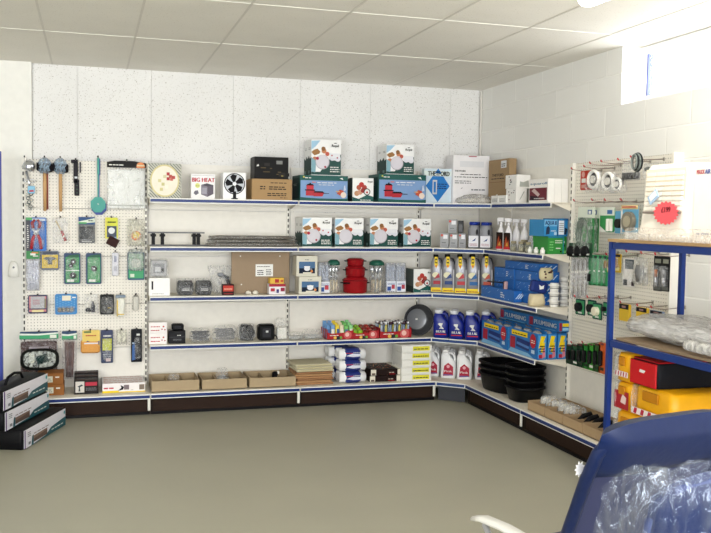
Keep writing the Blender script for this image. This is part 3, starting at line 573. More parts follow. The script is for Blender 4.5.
def cutlery_tub(w, h):
    r = w/2; b = MB().loft([(0, r*.8, r*.8), (.005, r*.86, r*.86), (h*.4, r*.9, r*.9), (h*.82, r*.98, r*.98)], film(.25, 'e4e8e8', 40), 20, 2)
    lid = MB().loft([(h*.84, r, r), (h*.93, r*.95, r*.95), (h, r*.55, r*.55)], mat('2c6a5a', .4), 20, 2); P = [('tub', b), ('tub_lid', lid)]
    q = random.Random(int(w*1e5))
    for i in range(7):
        t = 2*pi*i/7; x, y = r*.55*cos(t), r*.55*sin(t)
        k = MB().tube([(x, y, h*.02), (x*1.05, y*1.05, h*.38)], .007, mat('e4d6bc', .4), 6).tube([(x*1.05, y*1.05, h*.38), (x*1.1, y*1.1, h*.6)], .004, CHROME, 6)
        k.loft([(h*.58, .004, .003), (h*.66, .014, .004), (h*.74, .013, .004), (h*.79, .005, .002)], CHROME, 10, 2).xf(Matrix.Identity(4))
        n0 = len(k.v)-40
        for j in range(n0, len(k.v)): k.v[j] += Vector((x*1.12, y*1.12, 0))
        P.append(('cutlery', k))
    for _, q_ in P: q_.xf(Matrix.Translation((0, r, 0)))
    return P
def tumbler_pack(w, h):
    P = []
    b = MB().rbox((0, w*.35, h*.5), (w, w*.7, h), film(.35, 'dfe4ef', 50), .006)
    for i in range(3):
        x = (i-1)*w*.31; P.append(('tumbler', MB().loft([(.01, w*.10, w*.10), (h*.9, w*.14, w*.14)], mat('c3cbdc', .35), 12, 2).xf(Matrix.Translation((x, w*.33, 0)))))
    lab = MB(); a = Art(lab, w*.96, .01, h*.4, z0=.005); a.rect(.0, 0, 1, .9, mat('e8ebf2', .5)); a.rect(.08, .1, .5, .45, mat('3e62a8', .5)); a.rect(.55, .25, .9, .6, mat('c04a5a', .5)); a.lines(.1, .6, .9, .8, 2, mat('5a74a8', .5))
    return [('sleeve', b)]+P+[('label', lab)]
def backthing(name, lab, cat, r, lv, Y, fn, grp=None):
    loc, w, h = onB(*r, lv, Y); return thing(name, lab, cat, loc, 0, fn(w, h), grp)
backthing('tumbler_pack', 'blue and white sleeve of tumblers left of the red pans', 'pack', (318.5, 262.5, 330, 293.5), 2, -.28, tumbler_pack, 'tumbler packs')
backthing('cutlery_tub', 'clear cutlery tub with green lid, left of the red pan tower', 'tub', (329, 260, 341.5, 293.5), 2, -.29, cutlery_tub, 'cutlery tubs')
backthing('cutlery_tub', 'clear cutlery tub with green lid, right of the red pan tower', 'tub', (371.5, 260.5, 386.5, 292), 2, -.26, cutlery_tub, 'cutlery tubs')
backthing('tumbler_pack', 'blue and white sleeve of tumblers, first one right of the red pans', 'pack', (386.5, 263, 396, 291), 2, -.25, tumbler_pack, 'tumbler packs')
backthing('tumbler_pack', 'blue and white sleeve of tumblers, beside the small food picture box', 'pack', (396.5, 263, 406, 291.5), 2, -.27, tumbler_pack, 'tumbler packs')
loc, w, h = onB(347, 276, 370, 293.5, 2, -.33); R0 = w/2; PR = mat('a31c26', .25); z = 0; Hs = 1.0; zt_ = onB(350, 258.5, 370, 293.5, 2, -.33)[2]
for i, (k, f0, f1) in enumerate(((1.04, 0, .47), (.84, .47, .78), (.72, .78, 1))):
    z0, z1 = zt_*f0, zt_*f1-.001; r = R0*k; hh = z1-z0
    b = MB().loft([(0, r*.9, r*.9), (.006, r*.97, r*.97), (hh*.7, r, r), (hh*.76, r*1.05, r*1.05), (hh*.8, r*1.05, r*1.05), (hh*.84, r*.98, r*.98), (hh, r*.75, r*.75)], PR, 32, 2)
    P = [('pan_body', b), ('rim', MB().loft([(hh*.76, r*1.06, r*1.06), (hh*.79, r*1.065, r*1.065)], mat('3a1418', .3), 32, 2))]
    for s in (-1, 1): P.append(('handle', MB().tube([(s*r*.98, -.02, hh*.6), (s*(r*.98+.02), -.018, hh*.62), (s*(r*.98+.02), .018, hh*.62), (s*r*.98, .02, hh*.6)], .005, BLACK)))
    if i == 0: P.append(('long_handle', MB().rbox((-r*.9, -r*.75, hh*.62), (.08, .02, .014), BLACK, .005, Matrix.Rotation(radians(20), 3, 'Z'))))
    thing('red_saucepan', ['largest red saucepan, at the bottom of the red tower', 'middle red saucepan of the red tower', 'smallest red saucepan, on top of the red tower'][i], 'saucepan', (loc[0], loc[1]+R0, loc[2]+z0), 0, P, 'tower of red saucepans')
loc, w, h = onB(378, 288, 394, 294.5, 2, -.35)
m = MB()
for i in range(9): m.tube([(-w/2+i*w/8, .01, .008), (-w/2+i*w/8+.01, .05, .012)], .004, CHROME, 6)
m.box((0, .03, .003), (w, .05, .006), mat('cfcac0', .5))
thing('clip_set', 'flat silver clip set lying at the front edge before the cutlery', 'clips', loc, 0, m)
loc, w, h = onB(413.5, 269, 434, 294, 2, -.33); thing('saucepan_box', 'small white and green food picture box at right end of third shelf', 'box', (loc[0]-.004, loc[1], loc[2]), 0, small_pan_box(w-.01, .2, h), None)
# --- fourth shelf, second bay: sweet trays and the round pan
def sweet_tray(w, d, h, badge=True):
    m = MB(); K = mat('b0242e', .45); t = .004
    m.box((0, d/2, t/2), (w, d, t), K); m.prism([(-w/2, 0), (w/2, 0), (w/2, h), (w*.28, h*1.02), (w*.2, h*.8), (-w*.35, h*.7), (-w/2, h*.85)], 0, t, K)
    for x in (-w/2+t/2, w/2-t/2): m.box((x, d/2, h*.6), (t, d-2*t, h*1.2), K)
    m.box((0, d-t/2, h*.6), (w, t, h*1.2), K); a = Art(m, w, d, h); a.circ(.78, .5, .15, mat('d06a6a', .4), 16, 1); a.circ(.76, .56, .08, mat('f0c8c0', .4), 10)
    a.text(.1, .45, .2, 'sweets', WPRINT, .35); a.circ(.3, .22, .06, mat('e8c060', .5), 8); a.circ(.42, .2, .07, mat('3a3c40', .5), 8); a.circ(.52, .24, .05, mat('7ab050', .5), 8); return m
def packet_mb(w, h, c, c2, seed):
    m = MB().loft([(0, w*.45, .008), (h*.08, w*.5, .012), (h*.5, w*.5, .016), (h*.92, w*.5, .01), (h, w*.46, .002)], mat(c, .35), 12, 3.5, True, .0015, seed)
    a = Art(m, w*.7, .01, h*.4, z0=h*.3, y0=-.0165); a.rect(0, 0, 1, 1, mat(c2, .5)); return m
for i, r in enumerate(((326.5, 331, 354, 342), (352.5, 331, 379.5, 341), (379.5, 329.5, 412, 339))):
    loc, w, h = onB(*r, 1, -.36); w -= .012; d = .22
    thing('sweet_tray', ['red counter tray holding blue, yellow and green packets', 'red counter tray holding green and red bars', 'red counter tray holding little silver capped bottles'][i], 'tray', loc, 0, sweet_tray(w, d, h), 'red counter trays')
    n = 0
    for row in range(3 if i < 2 else 4):
        for k in range(6 if i < 2 else 7):
            x = -w*.43+k*w*.86/(5 if i < 2 else 6); y = .03+row*(.062 if i < 2 else .048)
            q = random.Random(i*99+row*9+k); L0 = (loc[0]+x, loc[1]+y, loc[2]+.005)
            if i == 0:
                c = ['6f9ccb', '7fa6d6', 'e8d050', 'e6dcc0', '7cc070', '90cf90'][k]; cn = ['blue', 'blue', 'yellow', 'cream', 'green', 'green'][k]
                thing('sweet_packet', '%s sweet packet, %s row of the left red tray' % (cn, ['front', 'middle', 'back'][row]), 'packet', L0, q.uniform(-.2, .2), packet_mb(w*.15, .115+row*.012+q.uniform(0, .012), c, 'f0e8d8' if k % 2 else '5a78a8', n), 'sweet packets in the left red tray, '+cn)
            elif i == 1:
                if k > 4: continue
                c = ['8dbb3a', '9cc83e', '8a2a24', 'a8302c', '6e2422'][k]; cn = ['green', 'green', 'red', 'red', 'dark red'][k]
                x = -w*.40+k*w*.2
                thing('sweet_bar', '%s wrapped bar, %s row of the middle red tray' % (cn, ['front', 'middle', 'back'][row]), 'bar', (loc[0]+x, loc[1]+y+.01, loc[2]+.014+.022*row), (radians(8), 0, 0), MB().rbox((0, 0, .025+.008*(2-row)), (w*.17, .055, .05), mat(c, .35), .008).rbox((0, -.0285, .03), (w*.1, .002, .02), mat('ddd48a', .5), .0005), 'bars in the middle red tray, '+cn)
            else:
                b = MB().loft([(0, .011, .011), (.07, .012, .012), (.10, .007, .007), (.112, .007, .007)], mat(['b8c4d4', 'd8cc70', '8a9eb8'][(k+row) % 3], .3), 10, 2)
                cp = MB().loft([(.112, .013, .013), (.135, .014, .014), (.14, .009, .009)], mat(['c9cace', '5a4450', 'e0e0e2'][(k*2+row) % 3], .25, .5), 10, 2)
                thing('little_bottle', 'tiny capped bottle standing in the %s row of the right red tray' % ['front', 'second', 'third', 'back'][row], 'bottle', L0, 0, [('bottle_body', b), ('cap', cp)], 'little bottles in the right red tray')
            n += 1
loc, w, h = onB(404, 305, 433.5, 338, 1, -.26); r = w/2
def ringpts(R, n=40): return [(R*cos(2*pi*i/n), R*sin(2*pi*i/n)) for i in range(n)]
b = MB(); prof = [(0.0, r*.74), (.004, r*.92), (.02, r), (.03, r*.98), (.03, r*.9), (.05, r*.86), (.055, r*.72), (.03, r*.66)]
vs = []; n = 40
for z_, R in [(.075, 0.01), (.075, r*.74), (.06, r*.86), (0.0, r*.98), (-.004, r), (0, r*.93), (.05, r*.8), (.062, r*.68), (.062, .01)]:
    for q in ringpts(R, n): vs.append((q[0], z_, q[1]))
b.add(vs, [(i*n+k, i*n+(k+1) % n, i*n+n+(k+1) % n, i*n+n+k) for i in range(8) for k in range(n)], mat('4c4d51', .35, .2), True)
lab = MB().box((0, .060, 0), (.02, .002, .015), WPRINT)
ins = MB(); vs = []
for z_, R in [(.058, r*.66), (.061, r*.62), (.0605, .01)]:
    for q in ringpts(R, n): vs.append((q[0], z_, q[1]))
ins.add(vs, [(i*n+k, i*n+(k+1) % n, i*n+n+(k+1) % n, i*n+n+k) for i in range(2) for k in range(n)], mat('8f9195', .3, .3), True)
thing('round_pan', 'round dark grey pan stood on edge with its shiny inside facing out', 'pan', (loc[0], loc[1]+.0, loc[2]+r+.002), 0, [('pan_body', b), ('inner_base', ins, 'shiny pale grey inner base'), ('sticker', lab)])
# --- base shelf, second bay
z = ZB[0]
loc, w, h = onB(296, 358, 334, 389, 0, -.45)
for i in range(9):
    c = 'd3cdb4' if i > 5 else ['b8906a', 'c09a72', 'a88260'][i % 3]; th = .023 if i > 5 else .0185; q = random.Random(i); d_ = q.uniform(-.012, .012)
    nm = 'pale cream' if i > 5 else 'tan'
    pos = ['bottom', 'second', 'third', 'fourth', 'fifth', 'uppermost tan', 'lowest cream', 'middle cream', 'topmost cream'][i]
    m = MB().rbox((0, .15, th/2), (w*.98, .30, th-.002), mat(c, .8, bump=.2), .006)
    if i > 5: m.rbox((0, -.001, th/2), (w*.9, .006, th*.5), mat('c8bf9e', .8), .001)
    thing('foam_mat', '%s mat, %s of the flat stack beside the kitchen rolls' % (nm, pos), 'mat', (loc[0]+d_, loc[1]+d_*.5+.01, z), radians(q.uniform(-3, 3)), m, 'flat mats on the base shelf'); z += th+.0005
def roll_pack(w, h, d):
    m = MB()
    for s in (-1, 1): m.add([], [], WHITE)
    n = 3
    for i in range(2):
        st = len(m.v); m.loft([(-w/2, h*.30, h*.30), (-w/2+.01, h*.47, h*.47), (w/2-.01, h*.47, h*.47), (w/2, h*.30, h*.30)], mat('eff0f2', .6), 18, 2)
        m.xf(Matrix.Translation((0, d*.27+i*d*.48, h*.49)) @ Matrix.Rotation(radians(90), 4, 'Y'), st)
    s = MB().rbox((0, d*.5, h*.5), (w*.66, d*1.02, h), mat('2f3f86', .4), h*.2); a = Art(s, w*.64, d, h*.55, z0=h*.22, y0=-d*.012)
    a.poly([(.1, .3), (.45, .65), (.95, .6), (.98, .2), (.5, .1)], mat('dfe3ee', .4)); a.text(.08, .68, .26, 'Plenty', mat('d04a58', .4), .4); a.lines(.5, .78, .95, .95, 1, WPRINT)
    return [('rolls', m), ('sleeve', s)]
z = ZB[0]; L0, w, h = onB(340, 348, 367, 385, 0, -.44); hh = h/3
for k, nm in enumerate(('bottom', 'middle', 'top')):
    thing('kitchen_roll_pack', 'white kitchen roll pack with blue sleeve, %s of the front stack' % nm, 'pack', (L0[0]-.003*k, L0[1], z), 0, roll_pack(w, hh-.004, .17), 'kitchen roll packs'); 
    thing('kitchen_roll_pack', 'white kitchen roll pack with blue sleeve, %s of the rear stack' % nm, 'pack', (L0[0]-.05, L0[1]+.185, z), 0, roll_pack(w, hh-.006, .17), 'kitchen roll packs'); z += hh-.002
# charcoal boxes
z = ZB[0]; loc, w, h = onB(369.5, 361, 402, 384, 0, -.43)
for k in range(2):
    hh = .056; ww = w*.93
    for r_ in range(1):
        m = plain_box(ww, .34, hh-.003, mat('2b1c18', .5)); a = Art(m, ww, .34, hh-.003); a.rect(0, .02, .17, .98, mat('e4dfd0', .5)); a.rect(.88, .02, 1, .98, mat('e4dfd0', .5)); a.text(.6, .35, .35, 'BAR', mat('c8b8a8', .5), .16); a.rect(.6, .12, .8, .22, RED); a.rect(.03, .1, .14, .4, mat('6a5a50', .5))
        t = Art(m, ww, .34, hh-.003, 'T'); t.rect(.88, .0, 1, 1, mat('e4dfd0', .5)); q = random.Random(k)
        for j in range(70): u, v = q.uniform(.05, .83), q.uniform(.03, .95); t.k = 1; t.poly([(u, v), (u+.035, v-.01), (u+.04, v+.03), (u+.01, v+.04)], mat(q.choice(['c05a30', 'd8803c', '6a2c1a', 'e8b080']), .5))
        thing('charcoal_box', ['flat dark brown box with cream ends, lower of two', 'flat dark brown box with ember print on top, upper of two'][k], 'box', (loc[0]+.012*k-.006, loc[1]+.01*k, z), 0, m, 'flat ember print boxes')
    z += hh
z = ZB[0]; loc, w, h = onB(402, 344.5, 431.5, 382, 0, -.46); hh = h/5; fx_ = loc[0]
for k in range(5):
    m = plain_box(w, .26, hh-.002, mat('efeee9', .5)); a = Art(m, w, .26, hh-.002); a.rect(.36, .2, .93, .82, mat('e6e04a', .5)); a.lines(.40, .38, .9, .66, 1, INK, k+1); a.rect(.02, .86, .98, .9, mat('cfcdc6', .5)); a.rect(.42, .3, .45, .5, GREY)
    thing('label_box', 'flat white box with yellow dark lettered label, %s of the five high stack' % ['lowest', 'second', 'third', 'fourth', 'topmost'][k], 'box', (loc[0]-.004*(k % 2), loc[1], z), 0, m, 'flat white boxes with yellow labels'); z += hh-.001
# ================================================================ goods on the corner shelves and the right wall
DP0, DP1 = Vector((-.634, -.383)), Vector((-.31, -.696)); DN = Vector((-.695, -.719))
def onD(x0, y0, x1, y1, lv, inset, z=None):
    "stands on the angled corner shelf, its front inset from the slanted edge"
    u, v = (x0+x1)/2, y1; d = ray(u, v); P0 = DP0-DN*inset
    t = ((P0.x-CAMP[0])*DN.x+(P0.y-CAMP[1])*DN.y)/(d.x*DN.x+d.y*DN.y); P = Vector(CAMP)+d*t; s = t/FPX
    return (P.x, P.y, ZB[lv] if z is None else z), (x1-x0)*s*1.0, (y1-y0)*s
CR = radians(-26)
# top
loc, w, h = onB(424, 168.5, 451.5, 204.5, 4, -.27); d = .07
m = plain_box(w, d, h, mat('e4ecf0', .45)); a = Art(m, w, d, h); a.rect(.02, .02, .98, .98, mat('d4e2ec', .5)); a.poly([(.5, .04), (.93, .5), (.5, 1), (.06, .5)], mat('2f83c8', .45)); a.rect(.0, .78, 1, .93, mat('dfe9e6', .5)); a.poly([(.5, 1), (.37, .86), (.63, .86)], mat('2f83c8', .45))
a.text(.12, .79, .13, 'THETFORD', mat('12151c', .5), .78); a.lines(.45, .42, .82, .6, 3, mat('123a70', .5), 3)
for x0, x1, y0, y1 in ((.30, .34, .28, .64), (.42, .46, .28, .64), (.30, .46, .26, .31), (.30, .46, .62, .67)): a.rect(x0, y0, x1, y1, mat('c9ccd0', .4))
thing('diamond_box', 'pale box with a big blue diamond and THETFORD lettering, right of cookware box', 'box', loc, 0, m)
loc, w, h = onB(453.5, 155.5, 488.5, 205, 4, -.33); d = .2
m = plain_box(w, d, h, mat('f0eef0', .45)); a = Art(m, w, d, h); a.text(.04, .66, .035, 'THETFORD', INK, .3); a.text(.2, .60, .03, 'Replacement Kit Bowl', INK, .6); a.text(.04, .545, .033, 'Flushing toilet with water seat', INK, .9)
a.lines(.05, .42, .5, .5, 2, GREY, 2); a.rect(.42, .97, .64, .99, mat('b06070', .5)); a.lines(.7, .12, .95, .19, 1, INK, 6); a.rect(.18, .76, .84, .88, mat('e2e2e6', .3)); a.poly([(.2, .3), (.26, .34), (.25, .32)], INK); a.lines(.5, .28, .9, .34, 1, GREY, 8)
thing('white_carton', 'tall white carton printed THETFORD standing in the corner on top shelf', 'box', loc, radians(-4), m)
f = floorz(MB().loft([(0, .155, .05), (.02, .18, .055), (.05, .17, .05), (.075, .11, .035), (.085, .05, .01)], film(.45, 'e6e4e0', 40), 22, 2.4, True, .008, 4)); loc = onB(450, 195, 490, 204, 4, -.365)[0]; c = floorz(MB().loft([(.002, .12, .03), (.03, .14, .035), (.05, .1, .02)], mat('dcd8d0', .5), 16, 2.2, True, .006, 7))
thing('plastic_bag', 'low crumpled clear bag lying before the tall white THETFORD carton', 'bag', (loc[0]+.02, loc[1]-.075, loc[2]), radians(-20), [('contents', c), ('film', f)])
loc, w, h = onR(488.5, 159.5, 509, 204, 4, -.125); d = .07
m = plain_box(w, d, h, mat('a89070', .8, bump=.1)); a = Art(m, w, d, h); a.text(.18, .62, .06, 'THETFORD', INK, .55); a.lines(.15, .56, .8, .6, 1, INK, 2); a.rect(.05, .485, .98, .495, mat('8a6c48', .7)); a.rect(.62, .8, .88, .96, mat('dfe0e2', .5)); a.lines(.65, .83, .85, .92, 2, INK, 9); a.rect(.42, .19, .5, .21, WPRINT)
thing('tall_brown_carton', 'tall brown carton with a white sticker, beside the white corner carton', 'box', loc, RW, m)
loc, w, h = onR(491, 195.5, 506, 205, 4, -.19)
for i in range(2):
    m = plain_box(w*.48, .05, h, mat('f0efec', .45)); a = Art(m, w*.48, .05, h); a.lines(.15, .2, .85, .7, 3, GREY, i)
    thing('tiny_white_box', ['tiny white box at foot of tall brown carton, farther one', 'tiny white box at foot of tall brown carton, nearer one'][i], 'box', (loc[0], loc[1]+w*.25-w*.5*i, loc[2]), RW, m, 'tiny white boxes')
z1 = ZB[4]
for i, r in enumerate(((506, 188.5, 516, 204.5), (505.5, 175, 516.5, 188))):
    loc, w, h = onR(*r, 4, -.175, z1); d = .13 if i else .10
    m = plain_box(w, d, h, mat('f3f1ee', .45)); a = Art(m, w, d, h)
    for k in range(6): q = random.Random(k+i*7); u, v = q.uniform(.15, .8), q.uniform(.15, .85); a.rect(u, v, u+.1, v+.06, mat(q.choice(['3a3340', '7a3a48', '555a60']), .5))
    s = MB(); 
    n0 = len(m.v); m.add([(w/2+.001, .03, h*.1), (w/2+.001, d-.01, h*.12), (w/2+.001, d*.85, h*.6), (w/2+.001, d*.5, h*.45), (w/2+.001, d*.25, h*.5)] if i else [(w/2+.001, d*.3, h*.2), (w/2+.001, d*.45, h*.3), (w/2+.001, d*.8, h*.8), (w/2+.001, d*.7, h*.8)], [(0, 1, 2, 3, 4)] if i else [(0, 1, 2, 3)], mat('b8bab4', .5))
    thing('fitting_box', ['white speckle printed box, lower of two by the brown carton', 'white speckle printed box, upper of two by the brown carton'][i], 'box', loc, RW, m, 'white fitting boxes'); z1 += h+.001
loc, w, h = onR(529, 179, 548, 205, 4, -.195)
for i in range(3):
    m = plain_box(w, .058, h, mat('f5f3f0', .45)); a = Art(m, w, .058, h); a.text(.06, .76, .1, 'aquaroll', mat('2f7fb4', .5), .88); a.rect(.04, .1, .95, .62, mat('7d2c3a', .5)); a.poly([(.15, .5), (.5, .25), (.6, .35), (.3, .6)], mat('d8c4c0', .5)); a.poly([(.1, .1), (.6, .12), (.5, .25), (.1, .3)], mat('43303c', .5)); a.lines(.3, .15, .85, .24, 1, WPRINT, 3)
    thing('pump_box', ['white box with blue word and wine red picture, front of three', 'plain sided white box, middle of three in a row behind the wine red picture', 'plain sided white box, rearmost of three against the right wall'][i], 'box', (loc[0]+.0595*i, loc[1], loc[2]), RW, m, 'white picture boxes')
# level 4: silver boxes, jugs, sprays
def cboxes(r, lv, inset, c, lab, z=None, dd=.07, dark=False):
    loc, w, h = onD(*r, lv, inset, z); w -= .004; m = plain_box(w, dd, h, mat(c, .4)); a = Art(m, w, dd, h)
    if not dark: a.rect(.35, .62, .85, .9, mat('e8e8ec', .4)); a.circ(.2, .86, .16, mat('c05040', .4), 8); a.text(.2, .32, .1, 'MAX', INK, .5); a.lines(.2, .1, .85, .24, 2, GREY, 3)
    else: a.rect(.2, .1, .8, .7, mat('5a5a5e', .4))
    thing('silver_box', lab, 'box', loc, CR, m, 'little silver boxes'); return loc, h
l0, h0 = cboxes((439.8, 234.5, 448.8, 249), 3, .06, 'a4a5a8', 'silver box with red corner, left of the bottom row of three')
cboxes((449.2, 234.5, 457.8, 249), 3, .06, 'a4a5a8', 'silver box with red corner, middle of the bottom row of three')
cboxes((458.2, 234.5, 466, 249.3), 3, .06, '9c9ca0', 'silver box next to the grey jugs, right of the bottom row')
cboxes((448, 221, 457, 234.5), 3, .06, 'a4a5a8', 'silver box standing alone on top of the others', ZB[3]+h0+.004)
cboxes((457.4, 222, 463.5, 234.5), 3, .06, '3f3f42', 'dark grey little box on top beside the silver one', ZB[3]+h0+.004, dark=True)
def jug(w, h, body, cap, lab, capr=.33, handle=True):
    "round shouldered bottle with a side handle, cap and label"
    d = w*.62
    m = MB().loft([(0, w*.44, d*.44), (h*.03, w*.49, d*.49), (h*.5, w*.49, d*.49), (h*.6, w*.46, d*.48, -w*.03), (h*.76, w*.32, d*.44, -w*.16), (h*.84, w*.27, d*.36, -w*.18), (h*.88, w*.2, w*.2, -w*.18)], body, 20, 3.2)
    P = [('bottle_body', m)]
    P.append(('handle', MB().tube([(-w*.1, 0, h*.85), (w*.18, 0, h*.87), (w*.36, 0, h*.80), (w*.42, 0, h*.66), (w*.40, 0, h*.48)], [w*.08, w*.09, w*.09, w*.085, w*.09], body, 10)))
    P.append(('cap', MB().loft([(h*.87, w*capr*.66, w*capr*.66, -w*.18), (h*.985, w*capr*.64, w*capr*.64, -w*.18), (h, w*capr*.55, w*capr*.55, -w*.18)], cap, 18, 2)))
    l = MB(); a = Art(l, w*.84, d, h*.5, z0=h*.06, y0=-d*.495); lab(a); P.append(('label', l)); 
    return P
JG = mat('8f9096', .35); JC = mat('1f3f9c', .35)
def jl(a): a.rect(0, 0, 1, 1, mat('e2e2e8', .4)); a.poly([(.3, .5), (.75, .8), (.65, .55)], mat('38508c', .5)); a.lines(.1, .1, .9, .35, 3, mat('a86070', .5)); 
def wjug(w, h): 
    P = [('bottle_body', MB().loft([(0, w*.44, w*.36), (h*.03, w*.49, w*.40), (h*.6, w*.49, w*.40), (h*.78, w*.47, w*.38), (h*.85, w*.38, w*.36), (h*.88, w*.36, w*.35)], JG, 20, 3)),
         ('cap', MB().loft([(h*.88, w*.38, w*.37), (h*.99, w*.38, w*.37), (h, w*.35, w*.34)], JC, 22, 2)), ('handle_recess', MB().loft([(0, w*.10, h*.11), (.003, w*.09, h*.10)], mat('3c3d42', .5), 14, 2.2).xf(Matrix.Translation((w*.27, -w*.395, h*.62)) @ Matrix.Rotation(radians(90), 4, 'X')))]
    l = MB(); a = Art(l, w*.8, .01, h*.42, z0=h*.06, y0=-w*.405); jl(a); return P+[('label', l)]
ys = [(468, 478.8), (479.6, 490.6)]
for i, (a0, a1) in enumerate(ys):
    for k in range(2):
        loc, w, h = onD(a0, 223.5, a1, 250, 3, .11); o = Vector((sin(-CR), cos(CR), 0))*(w*1.05*k)+Vector((cos(CR), sin(CR), 0))*(.014*k)
        thing('blue_capped_jug', 'grey jug with wide blue cap, %s %s' % (['left', 'right'][i], ['one in front', 'one behind'][k]), 'jug', (loc[0]+o.x, loc[1]+o.y, loc[2]), CR, wjug(w*1.1, h), 'grey jugs with blue caps')
def spray(w, h, lab=True):
    B_ = mat('eeedf0', .35)
    m = MB().loft([(0, w*.42, w*.3), (h*.03, w*.47, w*.33), (h*.45, w*.46, w*.32), (h*.62, w*.3, w*.26), (h*.70, w*.14, w*.14), (h*.76, w*.13, w*.13)], B_, 16, 2.6)
    t = MB().loft([(h*.76, w*.17, w*.17), (h*.85, w*.15, w*.15)], B_, 14, 2).rbox((-w*.05, 0, h*.92), (w*.8, w*.26, h*.12), B_, .004).box((-w*.38, 0, h*.83), (w*.07, w*.16, h*.13), B_)
    P = [('bottle_body', m), ('spray_head', t)]
    if lab:
        l = MB(); a = Art(l, w*.8, .01, h*.5, z0=h*.04, y0=-w*.335); a.rect(0, 0, 1, 1, mat('2b1c18', .5)); a.poly([(.1, .1), (.9, .15), (.7, .6), (.55, .4), (.4, .8), (.2, .5)], mat('a84a24', .5)); a.poly([(.3, .2), (.7, .2), (.55, .45)], mat('c8a048', .5)); a.rect(0, 0, 1, .14, mat('c03040', .5)); P.append(('label', l))
    return P
for i, (x, y0, X) in enumerate(((501, 217, -.22), (508.5, 217.5, -.22), (516.5, 218, -.13), (524.5, 218.5, -.13))):
    c = at(x, 235, 'X', X); h = at(x, y0, 'X', X).z-ZB[3]
    thing('spray_bottle', ['white spray bottle with flame label, leftmost of the four', 'white spray bottle with flame label, second from left', 'white spray bottle, third of four, behind the glass jars', 'white spray bottle, rightmost of four, behind the glass jars'][i], 'bottle', (X, c.y, ZB[3]), radians(-55), spray(.078, h, i < 2), 'white spray bottles')
G2 = film(.5, 'bfc0b4', 60)
for i, (x, y0, X) in enumerate(((513.5, 240, -.235), (521, 240.5, -.235), (528.5, 238, -.235), (524, 236, -.165))):
    c = at(x, 248, 'X', X); r = .026 if i < 3 else .03; h = .085 + .012*(i == 3)
    b = MB().loft([(0, r, r), (h*.3, r*1.1, r*1.1), (h*.7, r, r), (h*.76, r*.8, r*.8)], G2, 14, 2); l = MB().loft([(h*.77, r*.9, r*.9), (h, r*.9, r*.9)], mat('a89f86', .4), 14, 2); n = MB().loft([(.004, r*.8, r*.8), (h*.5, r*.86, r*.86)], mat('c9c2a4', .5), 12, 2)
    thing('gas_mantle_jar', 'squat glassy jar with brown lid, %s' % ['farthest of the front three', 'middle of the front three', 'nearest of the front three', 'behind the front three'][i], 'jar', (c.x, c.y, ZB[3]), 0, [('jar_body', b), ('lid', l), ('filling', n)], 'squat jars by the spray bottles')
for i, x in enumerate((530, 536, 542.5)):
    c = at(x, 252, 'X', -.25); b = MB().loft([(0, .018, .018), (.03, .02, .02), (.036, .012, .012), (.05, .01, .01)], mat('f2f1ee', .35), 14, 2)
    thing('white_stopper', 'small white capped pot at the shelf edge, %s of three' % ['leftmost', 'middle', 'rightmost'][i], 'pot', (c.x, c.y, ZB[3]), 0, b, 'small white pots')
loc, w, h = onR(530, 229.5, 538, 253, 3, -.18)
f = floorz(MB().loft([(0, .055, .05), (h*.3, .065, .05), (h*.7, .055, .04), (h*.95, .03, .02), (h, .02, .01)], film(.5, 'e4e4e8', 45), 20, 2.2, True, .007, 3)); k = floorz(MB().loft([(.004, .05, .03), (h*.5, .06, .03), (h*.85, .03, .02)], mat('cfcfd2', .4), 14, 2, True, .005, 5))
thing('arched_bag', 'arched clear plastic packet between the jars and the AQUA box', 'packet', loc, RW, [('contents', k), ('film', f)])
YN = -1.70
loc, w, h = onB(548, 236.5, 563.5, 255.5, 3, YN); m = plain_box(w-.003, .25, h, mat('3f9a4a', .45)); a = Art(m, w, .25, h)
a.lines(.45, .62, .9, .85, 2, WPRINT, 3); a.lines(.1, .2, .35, .8, 4, mat('8fd08a', .5), 4); a.rect(.5, .3, .8, .36, WPRINT); a.circ(.82, .15, .06, INK, 8); a.rect(0, .92, 1, 1, mat('2a8aa8', .5)); a.rect(.93, 0, 1, 1, mat('2a9aa0', .5)); zg = loc[2]+h
thing('green_filter_box', 'green box with white print beneath the AQUA 8 box', 'box', loc, 0, m)
loc, w, h = onB(564, 237, 572, 255.5, 3, YN+.02); w = .045; m = plain_box(w, .22, zg-loc[2], mat('3a9148', .45)); a = Art(m, w, .22, h); a.circ(.4, .7, .2, mat('e2e2ea', .5), 10); a.circ(.5, .5, .22, INK, 10); a.rect(.1, .05, .9, .2, mat('87c87c', .5))
thing('green_filter_box', 'green box with white and dark picture, nearest the pegboard', 'box', (-.038-w/2, loc[1], loc[2]), 0, m)
loc, w, h = onB(544, 219.5, 557.5, 236.5, 3, YN, zg+.001); m = plain_box(w-.004, .24, h, mat('3e94c8', .45)); a = Art(m, w-.004, .24, h); a.rect(0, .6, 1, .98, mat('7fb8dc', .5)); a.text(.05, .68, .24, 'AQUA 8', mat('1c3c78', .5), .86); a.poly([(.12, .1), (.4, .14), (.42, .5), (.3, .62), (.16, .5)], mat('2a3a58', .5)); a.rect(.75, .08, .95, .25, mat('b8d4e8', .5)); a.lines(.5, .3, .9, .4, 1, WPRINT, 4)
thing('aqua_box', 'blue box lettered AQUA 8, on top of the green box', 'box', loc, 0, m)
loc, w, h = onB(558, 218.5, 568, 236.8, 3, YN, zg+.001); m = plain_box(w-.002, .24, h, mat('2f86bc', .45)); a = Art(m, w-.002, .24, h); a.rect(.06, .1, .6, .88, mat('dfe6ee', .5)); a.lines(.12, .25, .55, .8, 5, GREY, 4); a.poly([(.62, .12), (.85, .1), (.95, .4), (.7, .5)], mat('1f2c44', .5)); a.rect(.5, .9, 1, .98, mat('1f5c98', .5))
